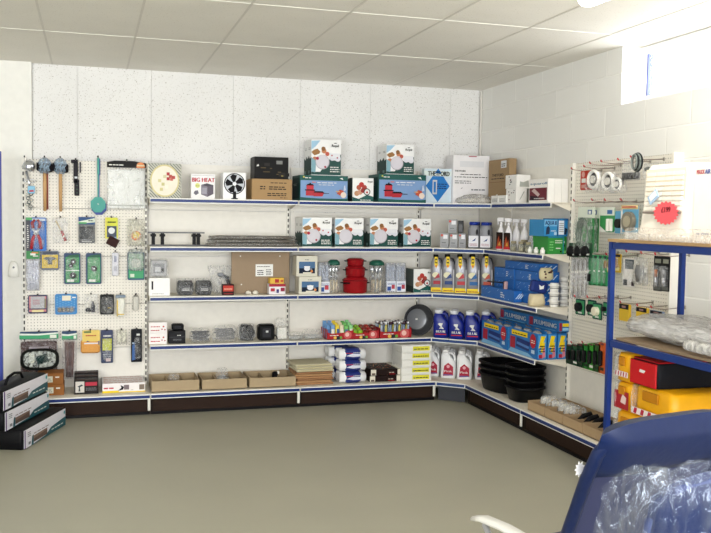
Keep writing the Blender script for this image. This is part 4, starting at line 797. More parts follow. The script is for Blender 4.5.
thing('water_pump_box', 'blue box with a white text panel, right of the AQUA 8 box', 'box', loc, 0, m)
# level 3: silver bottles, blue boxes, pots
def lub(w, h, c):
    B_ = mat('9a9a9f', .3, .3)
    m = MB().loft([(0, w*.44, w*.30), (h*.02, w*.49, w*.34), (h*.66, w*.49, w*.34), (h*.8, w*.42, w*.3, -w*.05), (h*.89, w*.28, w*.22, -w*.1), (h*.92, w*.2, w*.2, -w*.1)], B_, 18, 3)
    l = MB(); a = Art(l, w*.86, .01, h*.62, z0=h*.03, y0=-w*.345); a.rect(0, .02, 1, .2, YEL); a.lines(.1, .06, .9, .15, 1, mat('a04828', .5), 2); a.circ(.4, .72, .32, mat('e4dfc0', .4), 16, .8); a.poly([(.25, .55), (.8, .62), (.7, .8), (.5, .7)], mat(c, .5)); a.rect(.2, .34, .85, .48, mat(c, .5)); a.rect(.9, .1, .97, .95, mat('d8d8dc', .4))
    g_ = MB(); b = Art(g_, w*.30, .01, h*.30, z0=h*.64, x0=-w*.06, y0=-w*.35); b.poly([(.1, 1), (.05, .3), (.5, 0), (.95, .3), (.9, 1)], YEL); b.rect(.2, .45, .8, .85, INK); b.rect(.3, .55, .7, .75, YEL); b.circ(.5, .22, .28, mat('e08030', .5), 10)
    return [('bottle_body', m), ('cap', MB().loft([(h*.92, w*.22, w*.22, -w*.1), (h, w*.2, w*.2, -w*.1)], mat('1c1a1c', .4), 16, 2)), ('handle', MB().tube([(w*.04, 0, h*.9), (w*.32, 0, h*.88), (w*.42, 0, h*.76), (w*.43, 0, h*.6)], w*.07, mat('3c3c42', .4), 8)), ('label', l), ('neck_tag', g_, 'yellow neck tag')]
pos = ['leftmost', 'second from left', 'middle', 'fourth from left', 'rightmost, by the blue boxes']
for i, (a0, a1) in enumerate(((433.5, 441.8), (442.2, 454), (454.5, 466.3), (466.8, 479), (480.6, 492))):
    if i == 0: a0 = 431
    loc, w, h = onD(a0, 254.5, a1, 294+.7*i, 2, [.03, .04, .045, .05, .10][i]); thing('silver_bottle', 'silver grey bottle with yellow neck tag and band, '+pos[i], 'bottle', loc, CR*.9, lub(w*1.14, h-.008, ['b03a48', '2a4a88', 'c04048', '2f6ea8', 'c05a40'][i]), 'silver bottles with yellow tags')
def bluebox(w, d, h, seed, big=False):
    m = plain_box(w, d, h, mat('2f74be', .45)); q = random.Random(seed)
    for s in 'F':
        a = Art(m, w, d, h, s)
        for k in range(9): u, v = q.uniform(.03, .92), q.uniform(.1, .8); e = q.uniform(.03, .07); a.k = 1; a.poly([(u, v), (u+.012, v), (u+e, v+e*3), (u+e-.012, v+e*3)], mat('a9cdea', .5))
        a.lines(.62, .25, .72, .8, 3, WPRINT, seed)
    n = Vector; 
    for k in range(3): y0 = d*(.15+.26*k); m.add([(w/2+.001, y0, h*.3), (w/2+.001, y0+.012, h*.3), (w/2+.001, y0+.05, h*.75), (w/2+.001, y0+.038, h*.75)], [(0, 1, 2, 3)], mat('cfe0f0', .5))
    return m
loc, w, h = onR(481, 288, 514, 299.5, 2, -.30); thing('blue_carton', 'long blue printed box lying alone along the front edge', 'box', loc, RW, bluebox(w, .075, h, 1), 'blue printed boxes')
z1 = ZB[2]; hs = (onR(515, 270.5, 536, 300, 2, -.21)[2])/3
for k in range(3):
    for j, (a0, a1) in enumerate(((494, 514), (515, 538))):
        loc, w, h = onR(a0, 280, a1, 290, 2, -.215, z1); thing('blue_carton', 'blue printed box, %s of the three high stack, %s' % (['bottom', 'middle', 'top'][k], ['farther pile', 'nearer pile'][j]), 'box', loc, RW, bluebox(w-.003, .19, hs-.001, 5+k*2+j), 'blue printed boxes')
    z1 += hs
loc, w, h = onR(505, 262, 539, 271, 2, -.20, z1); thing('blue_carton', 'blue printed box lying across the top of both piles', 'box', loc, RW, bluebox(w, .17, h, 30), 'blue printed boxes')
p0, p1 = at(491, 281.5, 'X', -.25), at(509, 283.5, 'X', -.25); m = MB().tube([p0-p1, Vector((0, 0, 0))], .006, mat('2a2a30', .4)); e = MB().rbox((0, 0, -.022), (.03, .02, .07), mat('c9a8a8', .4), .004).rbox((0, .016, -.022), (.03, .012, .075), BLACK, .004)
t_ = thing('hand_pump', 'thin black rod with a pinkish end lying on the front blue box', 'pump', (p1.x-.03, p1.y, ZB[2]+.145), 0, [('rod', m), ('end_grip', e)])
Z3 = ZB[2]
loc, w, h = onB(532, 294.5, 547, 304.5, 2, -1.64); w = min(w, .15); m = MB().loft([(0, w*.46, .04), (h*.3, w*.5, .05), (h*.8, w*.46, .045), (h, w*.4, .03)], mat('d8ccae', .6, bump=.4), 16, 3, True, .005, 3).xf(Matrix.Translation((0, .05, 0))); floorz(m)
thing('cream_packet', 'soft cream packet lying beneath the navy packet at shelf edge', 'packet', (loc[0], loc[1], Z3), 0, m); z1 = Z3+h+.006
loc, w, h = onB(533, 281, 549, 295, 2, -1.62, z1); m = MB().rbox((0, .04, h*.5), (w, .055, h*.95), mat('20397f', .45), .012, Matrix.Rotation(radians(12), 3, 'Y')); a = Art(m, w*.4, .02, h*.5, z0=h*.25, x0=w*.08, y0=.0115); a.poly([(.2, .1), (.8, .2), (.9, .8), (.5, .6), (.1, .9)], WPRINT)
thing('navy_packet', 'navy blue packet with a white mark, leaning by the white pots', 'packet', loc, 0, m); z2 = z1+h
loc, w, h = onB(539, 268, 553, 282, 2, -1.60, z2); m = MB().loft([(0, w*.3, .02), (h*.2, w*.48, .03), (h*.7, w*.5, .03), (h, w*.34, .015)], mat('cfc6a6', .6, bump=.3), 16, 2.4, True, .004, 3)
for k in range(7): q = random.Random(k); m.rbox((q.uniform(-w*.3, w*.3), -.03, q.uniform(h*.2, h*.8)), (.016, .01, .014), mat(q.choice(['3c3030', '6a3a38', '2c2c30']), .5), .003)
floorz(m); thing('shell_packet', 'cream net packet with dark pieces on top of the navy packet', 'packet', (loc[0], loc[1], z2+.001), 0, m)
def pot(h, r=.048):
    W_ = mat('f3f2ef', .35); m = MB().loft([(0, r*.85, r*.85), (h*.08, r*.9, r*.9), (h*.62, r*.95, r*.95), (h*.66, r*1.22, r*1.22), (h*.76, r*1.22, r*1.22), (h*.8, r*.9, r*.9), (h-.001, r*.85, r*.85)], W_, 28, 2); b = MB().loft([(h*.3, r*.945, r*.945), (h*.36, r*.95, r*.95)], mat('3c3c44', .5), 28, 2, cap=False); return [('pot_body', m), ('band', b)]
for i, (x, y0, n, Y) in enumerate(((554, 283, 3, -1.68), (564.5, 277, 4, -1.64))):
    c = at(x, 300, 'Y', Y); hh = (at(x, y0, 'Y', Y).z-Z3)/n; z = Z3
    for k in range(n): thing('white_pot', 'white flanged pot with dark band, %s of the %s stack' % (['bottom', 'second', 'third', 'top'][k], ['left', 'right'][i]), 'pot', (c.x, c.y, z), 0, pot(hh, .037), 'white flanged pots'); z += hh+.0005
# level 2: navy cans and blue display boxes
def can_lab(a): a.poly([(.3, .95), (.55, .7), (.35, .55), (.5, .75), (.7, .55), (.5, .72), (.62, .95)], WPRINT); a.poly([(.25, .9), (.35, .92), (.72, .55), (.62, .53)], WPRINT); a.text(.12, .28, .16, 'BLUE', WPRINT, .7); a.rect(.1, .12, .9, .2, mat('c02840', .5)); a.rect(.62, .3, .8, .36, WPRINT)
NV = mat('1c2f8e', .3)
def navycan(w, h): return jug(w, h, NV, mat('e4e6ec', .35), can_lab, .40)
pos = ['first from the round pan', 'second from the round pan', 'third from the round pan', 'fourth, half hidden']
cans = []
for i, (a0, a1) in enumerate(((433.5, 448.5), (449, 464), (464.8, 480), (480.5, 496))):
    loc, w, h = onD(a0, 307.5+i, a1, 335.5+i*1.3, 1, [.035, .04, .05, .12][i]); cans.append((loc, w, h)); w = min(w*1.1, .15)
    thing('navy_can', 'navy plastic can with white cap in the front row, '+pos[i], 'can', loc, CR*.95, navycan(w-.005, h), 'navy plastic cans')
for i in range(4):
    loc, w, h = cans[i]; w = .14; thing('navy_can', 'navy plastic can in the back row, behind the %s front can' % ['first', 'second', 'third', 'fourth'][i], 'can', (loc[0]+.055, loc[1]+.11, loc[2]), CR*.95, navycan(w-.012, h), 'navy plastic cans')
def display(w, d, h, seed):
    B_ = mat('2c7cc0', .45); m = MB(); t = .003
    m.box((0, t/2, h*.46), (w, t, h*.92), B_); m.box((0, d-t/2, h*.5), (w, t, h), B_); m.box((-w/2+t/2, d/2, h*.46), (t, d-2*t, h*.92), B_); m.box((w/2-t/2, d/2, h*.46), (t, d-2*t, h*.92), B_); m.box((0, d/2, t/2), (w-2*t, d-2*t, t), B_)
    a = Art(m, w, t, h*.92); a.rect(.1, .74, .66, .93, YEL); a.lines(.14, .79, .62, .88, 1, INK, seed); a.rect(.06, .2, .24, .66, mat('b02840', .5)); a.poly([(.28, .3), (.72, .22), (.76, .6), (.3, .66)], mat('173a80', .45)); a.poly([(.3, .4), (.72, .32), (.73, .42), (.31, .5)], mat('5a88c8', .4)); a.circ(.86, .68, .1, mat('c02c3c', .5), 12, 1.2); a.lines(.8, .6, .92, .76, 2, WPRINT, 3); a.poly([(0, .02), (.9, .02), (.7, .16), (.1, .2)], mat('8ec0e4', .5)); a.rect(.82, .2, .93, .34, mat('c8dcf0', .5))
    n0 = len(m.v); s = Art(m, d, w, h*.92); s.rect(.06, .04, .94, .95, mat('4e9cd4', .5)); s.poly([(.1, .45), (.5, .5), (.85, .9), (.35, .92)], YEL); s.poly([(.3, .3), (.7, .25), (.8, .7), (.5, .6)], YEL); s.poly([(.5, .05), (.85, .12), (.8, .5), (.6, .45)], mat('d8889a', .5)); s.rect(.12, .06, .5, .2, mat('b02840', .5)); s.lines(.2, .3, .8, .6, 3, INK, 4)
    m.xf(Matrix.Translation((w/2, d/2, 0)) @ Matrix.Rotation(radians(90), 4, 'Z'), n0)
    P = [('display_carton', m)]; q = random.Random(seed); nx = 3
    for k in range(nx):
        x = -w/2+w*(k+.5)/nx; P.append(('foil_cup', MB().loft([(.006, w*.11, d*.3), (h*.86, w*.13, d*.36), (h*.95, w*.10, d*.26), (h*.99, w*.05, d*.1)], mat('b9bdc4', .25, .6), 14, 2.4, True, .002, k).xf(Matrix.Translation((x, d*.5, 0)))))
    return P
X0_ = -.305
for j, (a0, b0, a1, b1) in enumerate(((481.5, 321.5, 508, 348), (508.5, 328, 538, 359))):
    loc, w, h = onR(a0, b0, a1, b1, 1, X0_)
    if j == 0: hd = h
    for k in range(3): thing('display_carton', 'open blue display box with yellow words, %s one of the %s row' % (['front', 'middle', 'rear'][k], ['farther', 'nearer'][j]), 'box', (X0_+.087*k, loc[1], loc[2]), RW, display(w-.010, .078, h, k+j*3), 'blue display boxes')
zt = ZB[1]+hd+.004
for j, r in enumerate(((500, 309.5, 528.5, 323), (529, 317.5, 559, 334))):
    loc, w, h = onR(*r, 1, -.14, zt); h = .085; m = plain_box(w-.004, .09, h, mat('2a78b4', .45)); a = Art(m, w-.004, .09, h); a.rect(.02, .1, .14, .9, mat('a02844', .5)); a.text(.17, .3, .42, 'PLUMBING', WPRINT, .75); a.rect(.05, .04, .9, .1, mat('7ab4d8', .5)); n0 = len(m.v); s = Art(m, .09, w, h); s.rect(.05, .1, .3, .85, mat('a02844', .5)); s.rect(.35, .5, .95, .8, YEL); s.rect(.35, .15, .95, .4, mat('9fc8e4', .5)); m.xf(Matrix.Translation(((w-.004)/2, .045, 0)) @ Matrix.Rotation(radians(90), 4, 'Z'), n0)
    thing('plumbing_carton', 'closed blue box with large white letters, %s of two above the display boxes' % ['farther', 'nearer'][j], 'box', (loc[0], loc[1], zt), RW, m, 'closed blue boxes')
# base: white bottles with red labels, black tubs, trays
def red_lab(a): a.poly([(.12, .05), (.9, .1), (.88, .7), (.5, .98), (.2, .75)], mat('b82a4a', .5)); a.text(.18, .32, .14, 'Pink', WPRINT, .6); a.circ(.5, .72, .12, mat('e8b0bc', .5), 10); a.rect(.15, .1, .85, .16, mat('4a6ab0', .5))
WB = mat('eff0f2', .3); n_ = 0
fr = [(427.5, 438.5), (441, 455), (456.5, 471.5), (475, 489)]
for i, (a0, a1) in enumerate(fr):
    loc, w, h = onD(a0, 353+i, a1, 381.5+i*1.0, 0, [.14, .13, .14, .22][i]); w = .143
    for k in range(3 if i < 3 else 2):
        thing('white_bottle', 'white handled bottle with red label, %s row, %s' % (['front', 'middle', 'back'][k], ['leftmost', 'second', 'third', 'rightmost'][i]), 'bottle', (loc[0]+.05*k, loc[1]+.10*k, loc[2]), CR, jug(w if i else .12, h, WB, mat('f6f6f6', .35), red_lab, .34), 'white bottles with red labels')
def tub(w, d, h, seed=0):
    T_ = mat('17171a', .35); m = MB().loft([(0, w*.38, d*.38), (.006, w*.40, d*.40), (h*.85, w*.465, d*.465), (h*.87, w*.5, d*.5), (h, w*.5, d*.5), (h-.001, w*.46, d*.46), (h*.5, w*.43, d*.43), (.008, w*.38, d*.38)], T_, 30, 3); return m
c = at(502, 392, 'Z', ZB[0]); 
for k in range(3): thing('black_tub', 'large black oval tub, %s of the nested stack on the base shelf' % ['lowest', 'middle', 'top'][k], 'tub', (-.225, -1.02, ZB[0]+.001+.05*k), radians(-82), tub(.46, .34, .15), 'large black tubs')
for k in range(4): thing('black_bowl', 'smaller black tub, %s of the nearer four high stack' % ['bottom', 'second', 'third', 'top'][k], 'tub', (-.235, -1.43, ZB[0]+.001+.054*k), radians(-90), tub(.30, .30, .12), 'smaller black tubs')
for i in range(4):
    yc = -1.885-.262*i; m = tray(.25, .32, .072, 'b9a182'); thing('card_tray', 'brown card tray on the right base shelf, %s' % ['farthest, next to the black tubs', 'second from the tubs', 'third from the tubs, black parts inside', 'nearest, beside the blue rack post'][i], 'tray', (-.385, yc, ZB[0]), RW, m, 'brown card trays on the right base shelf')
    zz = ZB[0]+.007
    if i < 2: 
        for k in range(3): 
            q = random.Random(i*5+k); cc = ['e4e0d4', 'b8a888', 'd8d4c8', 'cfcabc', 'e8e4dc', '9a8a70'][i*3+k]
            l = floorz(MB().loft([(0, .018, .05), (.03, .022, .065), (.075, .02, .055), (.09, .012, .03)], mat(cc, .5), 12, 2.2, True, .004, k+i*3)); f = floorz(MB().loft([(.0, .022, .06), (.06, .027, .075), (.095, .024, .06), (.105, .018, .03)], film(.3), 14, 2.2, True, .004, k))
            thing('fittings_bag', 'clear bag of %s parts, %s in the %s card tray' % (['white', 'brown', 'pale', 'grey', 'cream', 'tan'][i*3+k], ['left', 'middle', 'right'][k], ['farthest', 'second'][i]), 'bag', (-.23, yc+.085-.083*k, zz), RW, [('contents', l), ('film', f)], 'fittings bags in the right hand trays')
    else:
        for k in range(3): thing('black_fitting', 'black moulded fitting, %s in the %s card tray' % (['left', 'middle', 'right'][k], ['third', 'nearest'][i-2]), 'fitting', (-.24, yc+.085-.083*k, zz), 0, MB().tube([(-.05, 0, .02), (0, .01, .06), (.05, 0, .075), (.07, .01, .04)], .018, BLACK, 10), 'black fittings in the right hand trays')
m = plain_box(.09, .05, .10, mat('e9ece8', .45)); a = Art(m, .09, .05, .10); a.poly([(.1, .5), (.5, .4), (.9, .6), (.8, .75), (.2, .7)], mat('3c7a5a', .5)); a.rect(.2, .1, .8, .3, mat('4a70a8', .5)); thing('white_parts_box', 'white box with green and blue print behind the card trays', 'box', (-.07, -2.35, ZB[0]), RW, m)
# ================================================================ things hanging on the pegboards
PB = -.069                                     # face of the back pegboard
def hgB(x0, y0, x1, y1, Y=-.13):
    c, w, zb, zt = rect(x0, y0, x1, y1, 'Y', Y); return (c, Y, zb), w, zt-zb
def hgR(x0, y0, x1, y1, X=-.2):
    c, w, zb, zt = rect(x0, y0, x1, y1, 'X', X); return (X, c, zb), w, zt-zb
def hook(x, z, y0=PB-.001, y1=-.175, tip='2a2a2c', lab='', grp='peg hooks on the back pegboard', rot=0, loc=None):
    L = y0-y1; m = MB().tube([(0, 0, 0), (0, -L*.9, 0), (0, -L, .008)], .003, mat('b8b4ac', .3, .6), 6).box((0, -.002, .0), (.012, .004, .022), mat('b8b4ac', .3, .6))
    t = MB().tube([(0, -L, .006), (0, -L-.006, .015)], .006, mat(tip, .4), 8)
    return thing('peg_hook', lab, 'hook', loc or (x, y0, z), rot, [('prong', m), ('tip', t)], grp)
def card(w, h, c, d=.004, slot=True):
    m = MB(); r = min(w, h)*.06
    m.prism([(-w/2+r, 0), (w/2-r, 0), (w/2, r), (w/2, h-r), (w/2-r, h), (-w/2+r, h), (-w/2, h-r), (-w/2, r)], 0, d, mat(c, .45)); a = Art(m, w, d, h)
    return m, a
def dome(w, h, x, z, rw, rh, dep, fm=None):
    return MB().loft([(0, rw, rh), (dep*.7, rw*.95, rh*.95), (dep, rw*.8, rh*.8)], fm or film(.14, 'f4f6f8', 20), 20, 5).xf(Matrix.Translation((x, -.0012, z)) @ Matrix.Rotation(radians(90), 4, 'X'))
def disc(x, z, r, y0, y1, m_, m=None, n=20): return (m or MB()).prism([(x+r*cos(2*pi*i/n), z+r*sin(2*pi*i/n)) for i in range(n)], y0, y1, m_)
nh = [0]
def hangB(name, lab, cat, r, fn, Y=-.13, grp=None, hk=True, hx=None):
    loc, w, h = hgB(*r, Y); o = thing(name, lab, cat, loc, 0, fn(w, h), grp)
    if hk:
        hook(loc[0]+(hx or 0), loc[2]+h-.004, y1=min(-.15, Y-.03), lab='short steel peg hook holding the '+hk)
    return o
# row 1
def ladle(w, h):
    s = MB().loft([(0, .03, .02), (.012, .05, .032), (.05, .046, .03), (.08, .03, .02), (.09, .008, .006)], CHROME, 20, 2).xf(Matrix.Translation((.0, -.01, h-.105)) @ Matrix.Rotation(radians(18), 4, 'Y'))
    st = MB().tube([(-.01, 0, h-.11), (.012, 0, h-.2), (.02, 0, h*.42)], .010, CHROME, 10)
    rg = MB().tube([(.02+.05*cos(t*pi/8), -.004, h-.19+.012*sin(t*pi/8)) for t in range(17)], .0025, CHROME, 6)
    lb = MB().rbox((.03, -.008, h*.40), (.055, .01, .06), mat('8fc4e0', .4), .003); Art(lb, .05, .01, .05, z0=h*.4-.025, x0=.03, y0=-.0135).poly([(.1, .1), (.9, .2), (.8, .5), (.2, .4)], mat('c04a5a', .5))
    ch = MB(); q = random.Random(2)
    for i in range(9):
        z = h*.36-i*h*.039; x = .012+.014*sin(i*1.9); ch.tube([(x+.014*cos(t*pi/4), .005*sin(t), z+.014*sin(t*pi/4)) for t in range(9)], .0035, mat('5d6868' if i % 2 else 'b8bcb8', .3, .5), 6)
    return [('scoop', s), ('stem', st), ('ring', rg), ('label', lb), ('chain', ch)]
hangB('metal_scoop', 'shiny metal scoop on a stem with a chain hanging below, top left of pegboard', 'scoop', (21, 157.5, 34, 211), ladle, hk='metal scoop', hx=-.02)
def mallet(w, h):
    return [('handle', MB().loft([(0, .012, .010), (h*.5, .015, .012), (h*.86, .012, .010)], mat('cba678', .5, bump=.1), 12, 2)),
            ('head', MB().tube([(-.062, 0, h-.075), (-.05, 0, h-.075), (.05, 0, h-.085), (.062, 0, h-.085)], [.03, .036, .036, .03], mat('1c1a20', .45), 16)),
            ('wrapping', MB().loft([(h-.13, .03, .036), (h-.1, .052, .045), (h-.05, .055, .045), (h-.02, .04, .03), (h, .012, .01)], film(.5, 'b4cfe8', 45), 16, 2.3, True, .004, 3))]
for i, (r, Y, lb) in enumerate((((38, 157.5, 51.5, 211), -.13, 'left one before the reddish handle'), ((57, 158, 64, 211.5), -.13, 'right hand one'))):
    r = (r[0], r[1], r[2], r[3]); hangB('rubber_mallet', 'rubber mallet with wooden handle and filmed black head, '+lb, 'mallet', r, mallet, Y, 'rubber mallets on the pegboard', hk='mallet, '+['left', 'right'][i])
loc, w, h = hgB(44, 159, 50.5, 209.5, -.075)
thing('wooden_handle', 'slim reddish wooden handle hanging behind the left rubber mallet', 'handle', loc, 0, MB().loft([(0, .009, .005), (h, .008, .005)], mat('a8685a', .5), 10, 2), None)
def strap(w, h):
    m = MB(); K = mat('211a24', .4); m.rbox((.0, 0, h*.66), (.036, .014, h*.6), K, .004).rbox((.008, .0, h*.24), (.04, .014, h*.44), K, .004).rbox((-.01, 0, h*.96), (.055, .014, .03), K, .004)
    s = MB().rbox((.036, -.004, h*.8), (.012, .01, h*.3), K, .003); b = MB().box((.002, -.0085, h*.52), (.022, .003, .016), mat('d8dce0', .4)).box((.03, -.0105, h*.8), (.004, .003, h*.28), mat('a8a4ac', .3))
    for k in range(3): b.box((.01, -.0085, h*(.1+.1*k)), (.014, .003, .006), mat('4a6a50', .5))
    return [('blade_sheath', m), ('clip', s), ('marks', b)]
hangB('black_sheath', 'black plastic sheathed tool with a side clip, between mallets and teal swatter', 'tool', (71.5, 160, 80, 196.5), strap, hk='black sheathed tool')
def swatter(c, c2):
    def f(w, h):
        r = w*.5; P = [(r*cos(2*pi*(i+.5)/8), r*1.08+r*1.08*sin(2*pi*(i+.5)/8)) for i in range(8)]
        m = MB().prism(P, 0, .004, mat(c, .45)); g = MB().box((0, .004, r*2.1+(h-r*2.1)*.5), (.010, .006, h-r*2.05), mat(c2, .45)).rbox((.002, .004, h-.07), (.018, .009, .14), mat(c2, .45), .003)
        a = MB(); Art(a, .02, .01, .02, z0=r, y0=-.0005).poly([(.1, .6), (.5, .4), (.9, .1), (.6, .8)], WPRINT); return [('paddle', m), ('handle', g), ('mark', a)]
    return f
hangB('fly_swatter', 'teal plastic fly swatter with eight sided paddle, in front', 'swatter', (90, 157.5, 106, 213), swatter('4fa69c', '4fa69c'), -.14, hk='fly swatters', grp='fly swatters')
hangB('fly_swatter', 'blue fly swatter mostly hidden behind the teal one', 'swatter', (91, 158.5, 107, 215.5), swatter('3a4f9c', '5a62a4'), -.125, hk=None, grp='fly swatters')
def sheetbag(w, h):
    f = MB(); nx, nz = 10, 12; q = random.Random(4); vs = [(-w/2+w*i/nx, -.008+q.uniform(-.006, .004), h*.86*j/nz) for j in range(nz+1) for i in range(nx+1)]
    f.add(vs, [(j*(nx+1)+i, j*(nx+1)+i+1, (j+1)*(nx+1)+i+1, (j+1)*(nx+1)+i) for j in range(nz) for i in range(nx)], film(.2, 'f4f6f4', 14), True)
    c = MB().rbox((0, .004, h*.42), (w*.95, .012, h*.80), mat('eff0ee', .5, bump=.5, scale=9), .004); s = MB().box((0, -.012, h*.085), (w, .004, .008), mat('b8bab4', .5))
    hd = MB().prism([(-w/2, h*.86), (w/2, h*.86), (w/2, h*.96), (w*.2, h), (-w*.3, h), (-w/2, h*.97)], -.014, -.004, mat('1c1b1a', .45)); a = Art(hd, w, .01, h*.12, z0=h*.86, y0=-.0142); a.text(.05, .35, .4, 'Table Pro', WPRINT, .38); a.circ(.86, .3, .11, mat('e0925a', .5), 16); a.rect(.76, .3, .96, .55, mat('e8d8b8', .5))
    return [('contents', c), ('film', f), ('header', hd, 'black header with orange disc'), ('seam', s)]
hangB('sheet_pack', 'large clear pack of white sheeting with a black header, top right of pegboard', 'pack', (107, 161, 146, 209.5), sheetbag, hk='sheeting pack')
# row 2
def pliers_card(w, h):
    m, a = card(w, h, '2f78c4'); a.poly([(0, 0), (.22, 0), (.2, 1), (0, 1)], mat('54545e', .5)); a.lines(.05, .1, .14, .8, 12, WPRINT, 4); a.rect(.3, .9, .95, .97, mat('cfd8e4', .5)); a.rect(.0, .92, .3, 1, mat('60b070', .5))
    t = MB(); R_ = mat('c02c3c', .4)
    for s in (-1, 1):
        t.tube([(s*w*.06, -.012, h*.5), (s*w*.17, -.012, h*.36), (s*w*.24, -.012, h*.06)], [.009, .014, .012], R_, 10)
        t.tube([(s*w*.14, -.012, h*.68), (s*w*.2, -.012, h*.84), (s*w*.06, -.012, h*.93)], [.012, .013, .009], mat('a83840', .4), 10)
        t.tube([(s*w*.16, -.013, h*.66), (-s*w*.1, -.016, h*.5)], .011, mat('d4d6da', .3, .3), 10)
    return [('backing_card', m), ('pliers', t, 'red handled cutters'), ('blister', dome(w, h, w*.06, h*.5, w*.36, h*.44, .03))]
hangB('cutter_pack', 'red handled cutters on a blue card, at the left edge of pegboard', 'pack', (26, 217.5, 46.5, 251), pliers_card, hk='red cutters')
def bag_of(fn, fm=None, e=3):
    def f(w, h):
        b = MB().loft([(0, w*.48, .010), (h*.1, w*.5, .022), (h*.6, w*.49, .022), (h*.9, w*.48, .006), (h, w*.46, .003)], fm or CLEAR, 18, e, True, .002, int(w*1000)).xf(Matrix.Translation((0, -.01, 0))); return fn(w, h)+[('film', b)]
    return f
hangB('scraper_bag', 'red handled scraper slanting in a clear bag, second row of pegboard', 'packet', (52.5, 217.5, 68.5, 243), bag_of(lambda w, h: [('scraper', MB().tube([(w*.32, -.01, h*.08), (w*.05, -.01, h*.48)], [.012, .010], mat('b52c34', .4), 10).tube([(w*.05, -.01, h*.48), (-w*.3, -.008, h*.88)], [.004, .006], mat('d9c8a0', .5), 8).box((w*.2, -.021, h*.26), (.012, .004, .02), WPRINT, Matrix.Rotation(radians(30), 3, 'Y')))]), hk='scraper bag')
def mesh_pack(w, h):
    m, a = card(w, h, '6d6f70'); a.rect(0, .72, 1, 1, mat('2f5a8c', .5)); a.poly([(0, .74), (1, .8), (1, .96), (.0, .82)], mat('dfe8d8', .5)); a.rect(.0, .74, .5, .8, mat('5fae6e', .5)); a.lines(.6, .84, .9, .92, 1, INK, 2)
    p = MB().rbox((0, -.010, h*.40), (w*.84, .018, h*.48), mat('44464a', .6, bump=.4, scale=200), .006); s = MB(); b = Art(s, w*.6, .01, h*.06, z0=h*.04, y0=-.002); b.lines(0, 0, 1, 1, 1, WPRINT, 3)
    return [('backing_card', m), ('pad', p, 'dark grey pad'), ('print', s), ('blister', dome(w, h, 0, h*.38, w*.47, h*.34, .024))]
hangB('pad_pack', 'dark grey pad pack with green and white header, second row of pegboard', 'pack', (78.5, 217, 95, 243), mesh_pack, hk='dark pad pack')
def patch_pack(w, h):
    m, a = card(w*.85, h*.66, 'd9dc4a'); m.xf(Matrix.Translation((0, 0, h*.34))); n0 = len(m.v); a = Art(m, w*.85, .004, h*.66, z0=h*.34); a.rect(.0, .0, .14, 1, mat('e2d86a', .5)); a.rect(.14, .06, .9, .6, mat('4b5668', .5)); a.circ(.5, .38, .26, mat('dfe2e4', .4), 20, 1); a.poly([(.14, 0), (.9, .1), (.9, 0)], mat('8fa6c0', .5)); a.lines(.2, .75, .85, .88, 1, INK, 2)
    p = MB().box((w*.08, -.008, h*.24), (w*.74, .006, w*.62), mat('47302e', .7, bump=.3), Matrix.Rotation(radians(28), 3, 'Y')); return [('backing_card', m), ('sandpaper', p, 'dark brown square sheet')]
hangB('sanding_pack', 'yellow card with a tilted dark brown square sheet, second row of pegboard', 'pack', (104, 217.5, 119, 249.5), patch_pack, hk='sanding pack')
hangB('reflector_bag', 'clear bag with an orange and yellow disc, upper right of second row', 'packet', (127, 219, 145, 246), bag_of(lambda w, h: [('disc', disc(0, h*.38, w*.27, -.012, -.004, mat('e07a3c', .4), disc(0, h*.4, w*.2, -.016, -.012, mat('f0d870', .4)))), ('insert', MB().box((0, .0, h*.45), (w*.6, .004, h*.6), mat('e6e2d4', .5)))], film(.3, 'dcdccc', 40)), hk='orange disc bag')
# row 3
def rods(w, h):
    P = [('header', card(w*.95, h*.2, '3b8f50')[0].xf(Matrix.Translation((0, 0, h*.8))))]; b = Art(P[0][1], w*.95, .004, h*.2, z0=h*.8); b.rect(.3, .45, .7, .7, WPRINT); b.rect(.4, .7, .9, .85, mat('e0905a', .5)); b.rect(.5, .3, .9, .42, WPRINT)
    for k in range(4): P.append(('rod', MB().tube([(-w*.3+w*.2*k, -.01, .01), (-w*.3+w*.2*k+.003, -.01, h*.76)], .011, mat('e4e6f0', .3), 8)))
    return P+[('film', MB().loft([(0, w*.48, .02), (h*.4, w*.5, .024), (h*.8, w*.48, .008)], film(.35, 'eef0fa', 40), 16, 3, True, .003, 4).xf(Matrix.Translation((0, -.01, 0))))]
hangB('rod_pack', 'clear bag of silvery rods under a green header, left edge of pegboard', 'pack', (26, 251, 40, 290.5), rods, hk='rod pack')
def yellow_blister(w, h):
    m, a = card(w, h, '6c7484'); a.rect(.06, .1, .94, .8, mat('e9cc48', .5)); a.rect(.1, .84, .9, .95, mat('4a5264', .5))
    t = MB().prism([(w*.38*x, h*.5+h*.2*z) for x, z in ((-1, .5), (-.3, .1), (-.3, -1), (.3, -1), (.3, .1), (1, .5), (.6, .9), (-.6, .9))], -.03, -.002, mat('44484c', .35, .3)); return [('backing_card', m), ('fitting', t, 'dark T shaped fitting'), ('blister', dome(w, h, 0, h*.46, w*.42, h*.36, .036))]
hangB('yellow_fitting_pack', 'yellow and grey card holding a dark T shaped fitting, third row', 'pack', (41, 251, 59, 270), yellow_blister, hk='yellow fitting pack')
